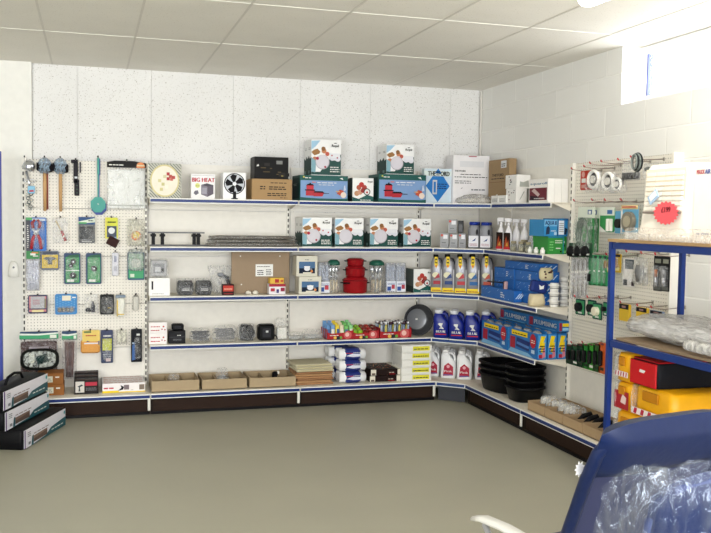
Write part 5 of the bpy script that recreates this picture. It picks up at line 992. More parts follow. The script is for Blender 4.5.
def green_blister(n):
    def f(w, h):
        m, a = card(w, h, '2c4a70'); a.rect(.1, .05, .92, .86, mat('4aa468', .45)); a.poly([(.1, .86), (.92, .86), (.92, .96), (.3, .93)], mat('2f6a50', .5)); a.rect(.18, .07, .6, .15, WPRINT)
        if n == 2: a.rect(.1, .42, .92, .45, mat('d8e4dc', .5))
        P = [('backing_card', m)]
        for (x, z, r) in (((.06, .72, .17), (-.08, .6, .14), (.04, .28, .2)) if n == 2 else ((.02, .5, .2),)):
            P.append(('plug', disc(x*w, z*h, r*w, -.022, -.002, mat('1d1f22', .35)), )); disc(x*w, z*h, r*w*.22, -.0235, -.022, mat('c8ccd0', .3, .4), P[-1][1])
        P.append(('blister', dome(w, h, 0, h*.46, w*.40, h*.40, .032))); return P
    return f
hangB('green_plug_pack', 'green card with three round black plugs, third row of pegboard', 'pack', (64, 253, 80.5, 284), green_blister(2), hk='three plug pack')
hangB('green_plug_pack', 'green card with a single round black plug, third row of pegboard', 'pack', (86, 253, 101.5, 284), green_blister(1), hk='single plug pack')
hangB('slim_pack', 'slim white and silver pack between the green cards, third row', 'pack', (111, 251.5, 119.5, 276), lambda w, h: [('pack_body', MB().rbox((0, 0, h*.48), (w*.8, .02, h*.94), mat('dcdce4', .4), .006).box((0, -.0105, h*.3), (w*.4, .002, h*.2), mat('b8b8c4', .4)).box((0, -.0105, h*.7), (w*.3, .002, h*.25), mat('9aa0b4', .4))), ('film', dome(w, h, 0, h*.48, w*.46, h*.46, .02))], hk='slim silver pack')
hangB('green_hose_pack', 'green card topped with a crumpled clear dome, right end of third row', 'pack', (127.5, 249, 144.5, 280), lambda w, h: [('backing_card', (lambda q: (q[1].rect(.06, .06, .94, .36, mat('55b080', .5)), q[1].rect(.16, .1, .4, .22, mat('dfe8d8', .5)), q[1].rect(.06, .38, .94, .95, mat('a8c4b0', .5)), q[0])[-1])(card(w, h*.9, '2a5a7a'))), ('contents', disc(0, h*.55, w*.28, -.03, -.004, mat('dfe0d8', .4))), ('film', MB().loft([(h*.3, w*.36, .02), (h*.45, w*.46, .04), (h*.75, w*.46, .03), (h, w*.4, .01)], film(.4, 'e4ece8', 50), 16, 3, True, .005, 4).xf(Matrix.Translation((0, -.015, 0))))], hk='green dome pack')
# row 4
def frame_pack(w, h):
    m, a = card(w, h, '32305c'); a.rect(.06, .1, .94, .93, mat('cf8f94', .5)); a.rect(.14, .22, .86, .92, mat('bdbcc0', .5)); a.rect(.84, .3, .93, .8, mat('8c8468', .5)); a.poly([(.05, .22), (.95, .22), (.95, .28), (.05, .28)], mat('32305c', .5)); a.rect(.2, .08, .8, .2, mat('e6d8a8', .5)); a.lines(.25, .5, .6, .8, 3, mat('c07880', .5), 3); return [('backing_card', m), ('blister', dome(w, h, 0, h*.56, w*.38, h*.36, .02))]
hangB('frame_pack', 'square pack with dark violet border and pale window, fourth row', 'pack', (28, 295, 47.5, 313.5), frame_pack, hk='violet bordered pack')
def blue_patt(w, h):
    m, a = card(w, h, '3f8ec8')
    for i in range(7):
        for j in range(5): a.k = 0; a.rect(.08+i*.13, .34+j*.12+(i % 2)*.05, .12+i*.13, .38+j*.12+(i % 2)*.05, mat('8cc4e8', .5))
    a.rect(.32, .68, .72, .92, mat('e6e0cc', .5)); a.rect(.78, .8, .95, .86, WPRINT); t = MB()
    for k in range(4): t.rbox((-w*.28+w*.18*k, -.012, h*.24), (w*.16, .016, h*.2), mat('7a766c', .35, .3), .004)
    return [('backing_card', m), ('clips', t, 'row of grey metal clips'), ('blister', dome(w, h, 0, h*.25, w*.42, h*.17, .026))]
hangB('blue_clip_pack', 'wide blue patterned card with grey clips, fourth row', 'pack', (55, 294, 77, 314.5), blue_patt, hk='blue clip pack')
hangB('black_bits_bag', 'clear bag of little black parts, fourth row beside the black card', 'packet', (84, 294, 98, 313.5), bag_of(lambda w, h: [('part', MB().loft([(0, w*.2, .01), (h*.1, w*.24, .016), (h*.2, w*.1, .01)], mat('2c2c34', .4), 10, 2, True, .002, 1).xf(Matrix.Translation((-w*.18, -.01, h*.1)))), ('part', MB().loft([(0, w*.16, .012), (h*.3, w*.14, .012), (h*.55, w*.05, .008)], mat('2c2f44', .4), 10, 2, True, .002, 2).xf(Matrix.Translation((w*.14, -.01, h*.08))))]), hk='black parts bag')
def black_pack(w, h):
    m, a = card(w, h, '1f1f1e'); q = random.Random(7); t = MB()
    for k in range(16): t.rbox((q.uniform(-w*.36, w*.36), -.010, q.uniform(h*.12, h*.84)), (w*q.uniform(.1, .24), .012, h*q.uniform(.05, .14)), mat(q.choice(['6a6a68', '8f8f8a', '3a3a38', 'b8a438', '505048']), .4), .003)
    return [('backing_card', m), ('fittings', t, 'jumble of grey and yellow fittings'), ('blister', dome(w, h, 0, h*.48, w*.44, h*.42, .024))]
hangB('fittings_pack', 'black card crowded with grey and yellow fittings, fourth row', 'pack', (100, 294.5, 114, 314.5), black_pack, hk='black fittings card')
hangB('white_tube_pack', 'white and yellow tube pack with grey top, fourth row', 'pack', (115.5, 294, 125.5, 317), lambda w, h: [('pack_body', MB().rbox((0, 0, h*.42), (w*.8, .024, h*.8), mat('ecebe0', .4), .008).box((-w*.32, -.0125, h*.4), (w*.14, .002, h*.7), mat('e6c84c', .5)).box((0, -.0125, h*.12), (w*.7, .002, h*.05), mat('e6c84c', .5)).rbox((0, 0, h*.9), (w, .02, h*.12), mat('8c9cac', .4), .004)), ('film', dome(w, h, 0, h*.44, w*.47, h*.43, .022))], hk='white tube pack')
hangB('small_white_pack', 'small pale slim pack, right end of fourth row', 'pack', (132, 294.5, 139.5, 311), lambda w, h: [('pack_body', MB().rbox((0, 0, h*.45), (w*.7, .02, h*.86), mat('d9d6cc', .4), .006).rbox((0, 0, h*.9), (w*.6, .016, h*.1), mat('8f8c84', .4), .003)), ('film', dome(w, h, 0, h*.46, w*.46, h*.44, .02))], hk='small pale pack')
# row 5
def header_bag(c_in, wide):
    def f(w, h):
        hd, a = card(w*(1 if not wide else .98), h*(.17 if wide else .19), '234a6e'); z0 = h*(.83 if wide else .81); hd.xf(Matrix.Translation((0, 0, z0))); a = Art(hd, w, .004, h*.17, z0=z0)
        a.poly([(.0, .05), (1, .05), (1, .65), (.5, .5), (0, .55)], mat('48a878', .5)); a.poly([(0, .55), (.5, .5), (1, .66), (1, .85), (.4, .7), (0, .8)], mat('e6ece4', .5)); a.rect(.78, .12, .95, .55, mat('e4e8dc', .5))
        P = [('header', hd, 'green and white header card')]
        if wide:
            P.append(('folded_mat', MB().rbox((0, -.012, h*.42), (w*.92, .03, h*.74), mat('4c3430', .7, bump=.5, scale=60), .01))); l = MB().rbox((0, -.03, h*.62), (w*.5, .003, h*.12), mat('b0a8b0', .35), .001); b = Art(l, w*.5, .01, h*.12, z0=h*.56, y0=-.032); b.text(.1, .3, .35, 'GROUNDSHEET', mat('5a4a58', .5), .75); P.append(('silver_label', l))
        else:
            for k in range(5): P.append(('brown_strap', MB().tube([(-w*.26+w*.13*k, -.012, h*.78), (-w*.22+w*.11*k, -.014, h*.4), (-w*.16+w*.08*k, -.012, .01)], .009, mat(['5a3c36', '6b4a40', '4c322e'][k % 3], .6), 8)))
        P.append(('film', MB().loft([(0, w*.46, .02), (h*.1, w*.49, .032), (h*.7, w*.49, .03), (h*.84, w*.47, .006)], film(.16, 'e8e0e4', 40), 18, 4, True, .003, 3).xf(Matrix.Translation((0, -.014, 0))))); return P
    return f
hangB('groundsheet_bag', 'wide bag holding a folded dark brown mat under a green header', 'pack', (19.5, 331.5, 58.5, 377), header_bag(0, True), hk='wide brown mat bag')
hangB('strap_bag', 'narrow bag of dark brown straps under a small green header', 'pack', (62, 331, 77, 378), header_bag(0, False), hk='brown strap bag')
def sponge(w, h):
    m, a = card(w*.9, h*.62, 'e6cc74'); m.xf(Matrix.Translation((w*.04, -.018, h*.38))); a = Art(m, w*.9, .004, h*.62, z0=h*.38, x0=w*.04, y0=-.018); a.text(.2, .62, .16, 'Sponge', RED, .6); a.poly([(.02, .05), (.98, .05), (.98, .3), (.5, .22), (.3, .34)], mat('2f3f78', .5)); a.rect(.1, .84, .5, .94, mat('4a7a4a', .5)); a.rect(.1, .12, .9, .2, mat('dfe0e6', .5))
    s = MB().rbox((-.0, 0, h*.34), (w*.98, .04, h*.52), mat('e0a860', .7, bump=.4, scale=60), .012); return [('sponge', s), ('label_card', m)]
hangB('sponge_pack', 'orange sponge pack with a yellow and navy label, fifth row', 'pack', (80.5, 330, 100, 355), sponge, hk='orange sponge pack')
hangB('tester_pack', 'dark blue card with a yellow square blister, fifth row', 'pack', (101, 330, 113, 363), lambda w, h: [('backing_card', (lambda q: (q[1].rect(.12, .38, .9, .74, mat('c8cc34', .5)), q[1].lines(.2, .12, .85, .3, 3, mat('9aa0ac', .5), 3), q[1].lines(.2, .8, .85, .9, 1, WPRINT, 5), q[1].rect(.4, .05, .8, .14, mat('d8c8c8', .5)), q[0])[-1])(card(w, h, '3a4668'))), ('blister', dome(w, h, 0, h*.42, w*.4, h*.34, .026))], hk='yellow square card')
hangB('white_clip_pack', 'small pack of white clips between the two dark cards, fifth row', 'pack', (116, 329.5, 127, 344), bag_of(lambda w, h: [('clip', MB().rbox((-w*.2, -.01, h*.45), (w*.32, .016, h*.6), mat('eceadc', .4), .004)), ('clip', MB().rbox((w*.2, -.01, h*.48), (w*.32, .016, h*.6), mat('eceadc', .4), .004))], film(.3, 'dcdcd0')), hk='white clip pack')
hangB('black_torch_pack', 'black card with a blue stripe, right end of fifth row', 'pack', (131, 329, 142, 362), lambda w, h: [('backing_card', (lambda q: (q[1].poly([(.1, .05), (.4, .08), (.36, .6), (.12, .5)], mat('4a74b0', .5)), q[1].rect(.5, .8, .8, .86, WPRINT), q[1].rect(.1, .55, .3, .6, mat('b8c8dc', .5)), q[0])[-1])(card(w, h, '181c24'))), ('tool', MB().rbox((w*.12, -.012, h*.42), (w*.46, .02, h*.5), mat('24242a', .35), .006)), ('blister', dome(w, h, w*.1, h*.42, w*.34, h*.34, .026))], hk='black card with blue stripe')
# --- on the low shelf under the pegboard (bay stands at y -0.055)
def onL(x0, y0, x1, y1, Y, z=None): loc, w, h = onB(x0, y0, x1, y1, 0, Y, z); return loc, w, h
z1 = ZB[0]; YL = -.40
for k, r in enumerate(((45, 383.5, 64.5, 395), (44.5, 373.5, 63.5, 384))):
    loc, w, h = onL(*r, YL, z1); h = .088; w = .20; m = plain_box(w, .2, h, mat('a06c38', .7)); a = Art(m, w, .2, h); a.rect(.28, .2, .6, .75, mat('dcdccc', .5)); a.lines(.32, .3, .55, .65, 2, GREY, 3); a.rect(.7, .6, .85, .72, WPRINT)
    thing('brown_carton', ['small brown carton with a pale label, lower of two beside the floor cases', 'small brown carton with a pale label, upper of two beside the floor cases'][k], 'box', (loc[0]-.03, loc[1], z1), 0, m, 'small brown cartons'); z1 += h+.001
loc = at(40, 378, 'Y', -.33); ww = .30
m = MB().loft([(0, .145, .085), (.02, .15, .09), (.03, .145, .085)], mat('1b1d1c', .45), 26, 3); 
fr = MB().loft([(.0305, .125, .068), (.033, .12, .064)], film(.35, 'dfe6e0', 30), 26, 3); c = MB().rbox((.02, 0, .031), (.09, .07, .004), mat('20403e', .5), .001, Matrix.Rotation(radians(20), 3, 'Z')).rbox((-.06, .01, .031), (.04, .08, .003), mat('d4d4c4', .5), .001)
p_ = thing('zip_case', 'rounded black case with clear window, standing against the wide brown bag', 'case', (at(40, 370, 'Y', -.30)[0], -.28, z1+.095), (radians(74), 0, radians(-4)), [('case_body', m), ('contents', c), ('clear_window', fr)])
def tool_box(w, d, h):
    m = plain_box(w, d, h, mat('2c2524', .45)); a = Art(m, w, d, h); a.rect(.06, .12, .42, .9, mat('d6d2cc', .5)); a.poly([(.14, .55), (.3, .7), (.38, .62), (.24, .5), (.26, .2), (.18, .2), (.2, .48)], mat('4c5458', .5)); a.rect(.46, .58, .94, .84, mat('c0344c', .5)); a.lines(.48, .25, .92, .48, 3, GREY, 3); t = Art(m, w, d, h, 'T'); t.rect(.06, .1, .94, .3, mat('6c4c48', .5)); t.lines(.1, .4, .9, .9, 2, GREY, 4); return m
z1 = ZB[0]; l0 = onL(74, 370, 98.5, 394.5, YL)
loc, w, h = onL(74, 380, 98.5, 394.5, YL)
for k in range(3):
    thing('drill_box', 'dark box with tool picture and red panel, %s' % ['front one', 'middle one of the row', 'rear one of the row'][k], 'box', (loc[0], loc[1]+.001+.104*k, z1), 0, tool_box(w, .102, h+(.0 if k == 0 else .012*k)), 'dark tool boxes on the low shelf')
loc, w, h = onL(100.5, 383, 147, 395.5, YL+.0); w -= .03
for k in range(4):
    d = .078; m = plain_box(w, d, h, mat('f0ecec', .45)); a = Art(m, w, d, h); a.rect(0, 0, .38, .22, YEL); a.rect(0, 0, 1, .1, YEL); a.text(.03, .42, .34, 'CAMPER', mat('c05060', .5), .26); a.poly([(.36, .2), (.44, .5), (.42, .8), (.5, .6), (.48, .3)], INK); a.rect(.5, .3, .62, .8, mat('8a7c80', .5)); a.rect(.86, .25, .98, .8, mat('8a7c70', .5)); a.lines(.66, .25, .72, .3, 1, INK, 2)
    t = Art(m, w, d, h, 'T'); t.lines(.03, .2, .95, .8, 2, mat('c88878', .5), k)
    thing('striped_box', 'long white box with red and yellow print, %s of the four' % ['front', 'second', 'third', 'rear'][k], 'box', (loc[0], loc[1]+.080*k, ZB[0]+0), 0, m, 'long white red and yellow boxes')

# ================================================================ right wall pegboard
def hangR(name, lab, cat, r, fn, X=-.2, grp=None):
    loc, w, h = hgR(*r, X); return thing(name, lab, cat, loc, RW, fn(w, h), grp)
WX = -.013
def hookR(u, v, X=-.26, lab=''):
    p = at(u, v, 'X', X); L = abs(X-WX)
    m = MB().tube([(0, 0, 0), (0, -L*.6, -.01), (0, -L, .0)], .003, mat('a89890', .3, .6), 6).box((0, -.003, 0), (.014, .004, .024), mat('b8b4ac', .3, .6)); t = MB().tube([(0, -L, .0), (0, -L-.01, .014)], .005, mat('b8323c', .4), 8)
    thing('peg_hook', lab, 'hook', (WX-.001, p.y, p.z), RW, [('prong', m), ('tip', t, 'red plastic tip')], 'red tipped hooks on the right wall')
for u, v, lb in ((572.3, 169.4, 'beside the plain white boxes, over the red card'), (584.7, 167, 'above the red card'), (590.6, 163.8, 'above the first white ring bag'), (602, 162, 'above the second white ring bag'), (618.8, 160.3, 'above the black springs bag'), (631.6, 157.8, 'holding the black wire coil'),
                 (574.6, 201.3, 'above the green hose bag'), (592.6, 200.6, 'above the white bracket bag'), (605.5, 200.6, 'between the green and blue packs'), (621.6, 200.6, 'above the blue ring card'), (627, 252, 'holding the dark and white card'), (642, 253.5, 'holding the clear bulb bag'), (656, 255, 'holding the brass lighter card'),
                 (575.5, 297, 'of the small green cards, farthest'), (588, 297.5, 'of the small green cards, second'), (600, 298, 'of the small green cards, nearest'), (621, 302.8, 'holding the first small yellow pack'), (638, 306, 'holding the second small yellow pack'), (652, 308, 'holding the grey blue pack'),
                 (576, 254, 'of the white tube packs'), (588, 253, 'of the tall green cards'), (607, 255, 'holding the yellow card'), (572, 343, 'of the low dark green packs, farthest'), (583, 343, 'of the low dark green packs, nearest')):
    hookR(u, v, lab='red tipped steel hook '+lb)
hangR('red_card_pack', 'red card with white squares, far end of right pegboard top row', 'pack', (580.5, 170.5, 592.5, 190), lambda w, h: [('backing_card', (lambda q: (q[1].rect(.1, .38, .45, .6, WPRINT), q[1].rect(.1, .1, .45, .28, mat('d8a8a0', .5)), q[1].circ(.25, .8, .14, mat('d8a8a0', .5), 10), q[0])[-1])(card(w, h, 'c24632')))])
def ringbag(w, h):
    r = w*.34; vs = []; n, k = 28, 8
    for i in range(n):
        for j in range(k):
            t, s = 2*pi*i/n, 2*pi*j/k; R_ = r+r*.2*cos(s); vs.append((R_*cos(t), -.03+r*.25*sin(s), r*1.35+R_*.9*sin(t)))
    rg = MB().add(vs, [(i*k+j, i*k+(j+1) % k, ((i+1) % n)*k+(j+1) % k, ((i+1) % n)*k+j) for i in range(n) for j in range(k)], mat('f4f2ee', .3), True)
    inn = disc(0, r*1.35, r*.82, -.03, -.016, mat('2a2626', .4)); kn = disc(0, r*1.35, r*.42, -.045, -.03, mat('ece9e2', .3)); bk = MB().rbox((-w*.05, -.01, h*.64), (w*.3, .03, h*.3), mat('a89460', .5), .006).rbox((w*.15, -.01, h*.6), (w*.16, .03, h*.36), mat('77706a', .5), .004)
    f = MB().loft([(0, w*.45, .03), (h*.2, w*.52, .055), (h*.6, w*.46, .035), (h, w*.4, .006)], CLEAR, 18, 2.6, True, .003, 2).xf(Matrix.Translation((0, -.02, 0)))
    return [('white_ring', rg), ('dark_inner', inn), ('knob', kn), ('mechanism', bk), ('film', f)]
for i, r in enumerate(((590, 172, 605, 192), (604.5, 172.5, 619.5, 193.5), (615.5, 174, 626.5, 193))):
    hangR('ring_fitting_bag', 'clear bag with a white ring fitting, %s on the top row' % ['farthest of the three', 'middle of the three', 'nearest of the three'][i], 'packet', r, ringbag, -.19-.015*i, 'white ring fittings')
hangR('spring_bag', 'clear bag of short black cylinders below the black wire coil', 'packet', (624, 160, 641, 180.5), bag_of(lambda w, h: [('cylinder', MB().tube([(-w*.36+w*.24*k, -.01, h*.06), (-w*.36+w*.24*k, -.01, h*.38)], w*.1, mat('2b2a2c', .4), 10)) for k in range(4)]), -.22)
def coil(w, h):
    P = []
    for k in range(4): P.append(('wire_loop', MB().tube([(w*(.36-.06*k)*cos(t*pi/12)+w*.04*k, -.012*k-.012, h*.5+h*(.46-.03*k)*sin(t*pi/12)) for t in range(25)], .006, mat('2c3234' if k % 2 == 0 else '8c9490', .35, .2), 6)))
    return P
hangR('wire_coil', 'coil of black and grey wire at the top right of the pegboard', 'coil', (632, 152.5, 646, 172), coil, -.23)
hangR('grey_parts_bag', 'clear bag of grey parts peeping out behind the louvred vent lid', 'packet', (645, 163, 660, 178), bag_of(lambda w, h: [('part', MB().rbox((0, -.01, h*.6), (w*.7, .03, h*.3), mat('6a706c', .4), .006))]), -.20)
def hose_bag(w, h):
    hd, a = card(w, h*.24, 'dfe6da'); hd.xf(Matrix.Translation((0, 0, h*.76))); a = Art(hd, w, .004, h*.24, z0=h*.76); a.rect(.6, .35, .85, .75, mat('3a6aa0', .5)); a.rect(.66, .4, .8, .66, WPRINT)
    b = MB().rbox((0, .002, h*.4), (w*.96, .004, h*.74), mat('3c8f54', .5), .001); P = [('header', hd), ('backing', b)]
    cc = MB(); q = random.Random(1)
    for k in range(6): cc.tube([(w*(.20+.03*k)*cos(t*pi/10), -.012-.004*k, h*.44+h*(.20+.025*k)*sin(t*pi/10)) for t in range(21)], .005, mat('5b6a62', .4), 6)
    P.append(('hose_coil', cc)); P.append(('film', MB().loft([(0, w*.36, .02), (h*.1, w*.46, .04), (h*.6, w*.48, .04), (h*.78, w*.48, .008)], film(.25, 'd8e4da', 30), 18, 3, True, .004, 2).xf(Matrix.Translation((0, -.02, 0))))); return P
hangR('hose_bag', 'green backed bag with a grey hose coil, front one of the two', 'pack', (577.5, 207, 594, 254), hose_bag, -.25, 'green backed hose bags')
hangR('hose_bag', 'green backed bag with a grey hose coil, half hidden behind the first', 'pack', (582, 207.5, 599, 253), hose_bag, -.17, 'green backed hose bags')
hangR('bracket_bag', 'green and white bag with white brackets, right of the hose bags', 'pack', (600, 207, 614.5, 232), lambda w, h: [('backing_card', (lambda q: (q[1].rect(0, .66, 1, 1, mat('e6ebe2', .5)), q[1].rect(.5, .72, .85, .88, mat('4a7ab0', .5)), q[1].poly([(0, .0), (.5, 0), (.1, .2), (0, .25)], WPRINT), q[0])[-1])(card(w, h, '49a064'))), ('bracket', MB().rbox((w*.15, -.012, h*.28), (w*.12, .02, h*.5), WHITE, .003)), ('bracket', MB().rbox((w*.36, -.012, h*.28), (w*.12, .02, h*.5), WHITE, .003))], -.2)
hangR('ring_card', 'pale blue card with a round grey part, farther of two beside the vent', 'pack', (615, 211, 624, 233.5), lambda w, h: [('backing_card', card(w, h, '6fb0d2')[0]), ('round_part', disc(w*.1, h*.45, w*.3, -.03, -.004, mat('30302e', .4)))], -.2, 'blue ring cards')
hangR('ring_card', 'blue and white card with a round grey part, nearer of two beside the vent', 'pack', (621, 205, 638, 233.5), lambda w, h: [('backing_card', (lambda q: (q[1].rect(0, .85, 1, 1, mat('ead8a8', .5)), q[1].rect(.0, .0, .1, .85, WPRINT), q[1].rect(0, 0, 1, .04, WPRINT), q[0])[-1])(card(w, h, '78b4d4'))), ('round_part', disc(w*.08, h*.42, w*.34, -.03, -.004, mat('8c887c', .4), disc(w*.08, h*.42, w*.2, -.034, -.03, mat('b8b09c', .4)))), ('red_topper', MB().box((0, -.006, h*.93), (w*.8, .004, h*.05), mat('c86a5a', .5)))], -.22, 'blue ring cards')
for i in range(4):
    r = (571.5+4.2*i, 255+.4*i, 576.5+4.2*i, 299-.5*i); hangR('tube_pack', 'tall pack of thin clear tubes, %s of four hanging left of the green cards' % ['farthest', 'second', 'third', 'nearest'][i], 'pack', r, lambda w, h: [('tube', MB().tube([(-w*.16, -.008, .01), (-w*.12, -.008, h*.9)], .005, mat('dcdce0', .3), 8)), ('tube', MB().tube([(w*.16, -.008, .02), (w*.14, -.008, h*.9)], .005, mat('8a8480', .3), 8)), ('clip', MB().rbox((0, -.01, h*.62), (w*.6, .02, h*.06), WHITE, .004)), ('film', MB().loft([(0, w*.46, .012), (h*.5, w*.5, .016), (h, w*.46, .004)], film(.3, 'eeeef0', 40), 12, 3, True, .002, 3).xf(Matrix.Translation((0, -.008, 0))))], -.24, 'thin tube packs')
for i in range(3):
    r = (569+7*i, 243, 578+7*i, 257); hangR('black_grip_pack', 'card with black lumpy grips, %s of three above the tube packs' % ['farthest', 'middle', 'nearest'][i], 'pack', r, lambda w, h: [('backing_card', card(w, h, '2f5a40')[0]), ('grip', MB().loft([(h*.05, w*.2, .02), (h*.3, w*.4, .03), (h*.6, w*.3, .025), (h*.8, w*.12, .012)], mat('1d1d20', .4), 12, 2, True, .005, 3).xf(Matrix.Translation((0, -.02, 0)))), ('tag', MB().rbox((w*.3, -.02, h*.2), (w*.2, .02, h*.14), mat('c8ccc8', .4), .003))], -.28, 'black grip cards')
for i in range(4):
    r = (586+4.7*i, 254.5+.3*i, 592.5+4.7*i, 285+.4*i); hangR('tall_green_card', 'tall narrow green card, %s of the four side by side' % ['farthest, with a dark part', 'second', 'third', 'nearest, by the blue post'][i], 'pack', r, (lambda i: lambda w, h: [('backing_card', (lambda q: (q[1].rect(.1, .9, .9, .97, mat('3a4a4c', .5)), q[1].rect(.3, .45, .7, .5, WPRINT), q[1].rect(.05, .02, .95, .05, mat('254c38', .5)), q[0])[-1])(card(w, h, ['4a9468', '4fa272', '3f9462', '348a58'][i], .012)))]+([('dark_part', MB().rbox((0, -.01, h*.25), (w*.6, .02, h*.25), BLACK, .005))] if i == 0 else [('film', dome(w, h, 0, h*.5, w*.4, h*.42, .014))]))(i), -.235+.01*i, 'tall green cards')
def lighter(c, dark=False):
    def f(w, h):
        m, a = card(w, h, c); a.rect(.1, .84, .9, .97, INK); a.rect(.2, .1, .8, .3, mat('e8dca0' if not dark else '484848', .5)); return [('backing_card', m), ('part', MB().rbox((0, -.012, h*.5), (w*.3, .02, h*.5), mat('8a6a30', .4, .3), .005)), ('film', dome(w, h, 0, h*.5, w*.4, h*.32, .026))]
    return f
hangR('yellow_card', 'yellow and silver card between the green cards and blue post', 'pack', (604, 256.5, 610, 272), lighter('c8b840'), -.2, 'yellow cards')
hangR('yellow_card', 'yellow card with dark top, just right of the blue rack post', 'pack', (613.5, 254, 621, 272.5), lighter('c4a42c'), -.2, 'yellow cards')
hangR('switch_card', 'white card with dark blue grey squares, behind the blue rack frame', 'pack', (623, 258, 635, 287), lambda w, h: [('backing_card', (lambda q: (q[1].rect(.15, .62, .9, .95, mat('3c4a54', .5)), q[1].rect(.05, .05, .4, .25, mat('4a4c50', .5)), q[1].rect(.75, .05, .98, .2, mat('3a2a30', .5)), q[0])[-1])(card(w, h, 'dcd8d4'))), ('blister', dome(w, h, 0, h*.5, w*.42, h*.42, .03))], -.2)
hangR('bulb_bag', 'round clear bag of grey parts beside the white card, in the rack opening', 'packet', (635, 257.5, 649, 285), bag_of(lambda w, h: [('part', MB().loft([(0, w*.2, .02), (h*.3, w*.32, .03), (h*.6, w*.2, .02)], mat('87888a', .35, .4), 14, 2, True, .006, 2).xf(Matrix.Translation((0, -.012, h*.12))))], film(.35, 'd8d8d4', 40), 2.2), -.21)
for i, r in enumerate(((653.5, 256, 662, 291), (661.5, 256.5, 669.5, 291.5))):
    hangR('torch_card', ['black card with a brass and silver burner tool, left of the pair', 'black card with a grey tool, right of the pair by the end post'][i], 'pack', r, (lambda i: lambda w, h: [('backing_card', (lambda q: (q[1].rect(.15, .8, .85, .92, mat('8a8c80', .5)), q[1].rect(.08, .03, .92, .12, mat('6a6c68', .5)), q[0])[-1])(card(w, h, '1f2022'))), ('burner', MB().tube([(0, -.014, h*.15), (0, -.014, h*.4)], w*.17, mat('b8b8bc', .25, .7), 10).tube([(0, -.014, h*.4), (0, -.014, h*.62)], w*.13, mat('a8683c' if i == 0 else '8c8c90', .3, .6), 10)), ('blister', dome(w, h, 0, h*.42, w*.4, h*.32, .03))])(i), -.2, 'black burner cards')
for i, r in enumerate(((575.5, 299, 585, 315), (587.5, 300, 596, 316), (592.5, 303, 602, 319.5), (603, 302, 608, 316))):
    hangR('small_green_card', ['small green card with black knob, farthest of the lower row', 'small green card with black knob, second of the lower row', 'small green and white card, in front of its neighbours', 'small green card half hidden by the blue rack post'][i], 'pack', r, (lambda i: lambda w, h: [('backing_card', (lambda q: (q[1].rect(.08, .08, .92, .9, mat('4a9c6c', .5)), q[1].rect(.3, .1, .7, .2, WPRINT), q[0])[-1])(card(w, h, '1f4a48'))), ('knob', disc(0, h*.5, w*.26, -.03, -.002, mat('1c2024' if i != 2 else 'e8e4d0', .4)))])(i), -.24-.02*(i == 2), 'small green cards')
for i, r in enumerate(((619, 304, 628.5, 321), (636, 307.5, 646.5, 322), (650, 311, 662, 321))):
    hangR('small_yellow_pack', ['small yellow pack with black top, left of two in the rack opening', 'small yellow pack with black top, right of two in the rack opening', 'small grey blue pack right of the yellow ones'][i], 'pack', r, (lambda i: lambda w, h: [('backing_card', (lambda q: (q[1].rect(0, .7, 1, 1, mat('202024', .5)), q[1].rect(.3, .78, .7, .9, mat('a08080', .5)), q[0])[-1])(card(w, h, ['d8b83c', 'd8b83c', '7486a0'][i], .02)))])(i), -.2, 'small packs in the rack opening')
for i in range(7):
    u = 566+5.4*i; c = ['2a4a3a', '1f5f3c', '234a34', '2f8f3c', '46a83c', '3a6a30', 'd06a30'][i]; hangR('dark_green_pack', 'low hanging pack, %s' % ['farthest, dark with silver dots', 'second, green edged', 'third, dark green', 'fourth, bright green with black part', 'fifth, bright green', 'sixth, dark with green edge', 'orange one beside the blue post'][i], 'pack', (u, 345-.3*i, u+7, 364+1.6*i), (lambda c, i: lambda w, h: [('backing_card', (lambda q: (q[1].rect(.3, .1, .8, .2, WPRINT if i in (1, 4) else mat('3a4a3c', .5)), q[0])[-1])(card(w, h, c, .02))), ('black_part', MB().rbox((0, -.014, h*.5), (w*.38, .024, h*.5), mat('1c1e20', .4), .006)), ('hanger', MB().rbox((0, -.002, h*.97), (w*.5, .008, h*.05), mat('6a3040', .5), .002))])(c, i), -.26, 'low row of dark and green packs')
# ================================================================ blue rack on the right
RKX, RKY, RKD = -.786, -3.40, .50
RB_ = mat('1f3f84', .35); RL = 1.85
rk = bpy.data.objects.new('storage_rack', None); C.objects.link(rk); rk.location = (RKX, RKY, 0); tag(rk, 'blue steel rack with board shelves holding wrapped goods, at the right', 'rack')
for x in (0, RKD):
    for y in (0, -RL): MB().box((x+(.014 if x == 0 else -.014), y-.014 if y == 0 else y+.014, .758), (.028, .028, 1.516), RB_).build('post', rk)
for z in (1.4945, .9395, .3045):
    for x in (.014, RKD-.014): MB().box((x, -RL/2, z), (.026, RL-.076, .036), RB_).build('beam', rk)
    for y in (-.018, -RL+.018): MB().box((RKD/2, y, z), (RKD-.076, .026, .036), RB_).build('cross_beam', rk)
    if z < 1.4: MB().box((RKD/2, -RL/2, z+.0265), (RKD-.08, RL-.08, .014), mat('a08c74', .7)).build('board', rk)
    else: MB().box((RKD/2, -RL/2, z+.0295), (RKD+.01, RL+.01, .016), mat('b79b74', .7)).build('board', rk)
def rkR(x0, y0, x1, y1, X, z=None):
    c, w, zb, zt = rect(x0, y0, x1, y1, 'X', X); z = zb if z is None else z; return (X, c, z), w, zt-z
ZT = 1.533
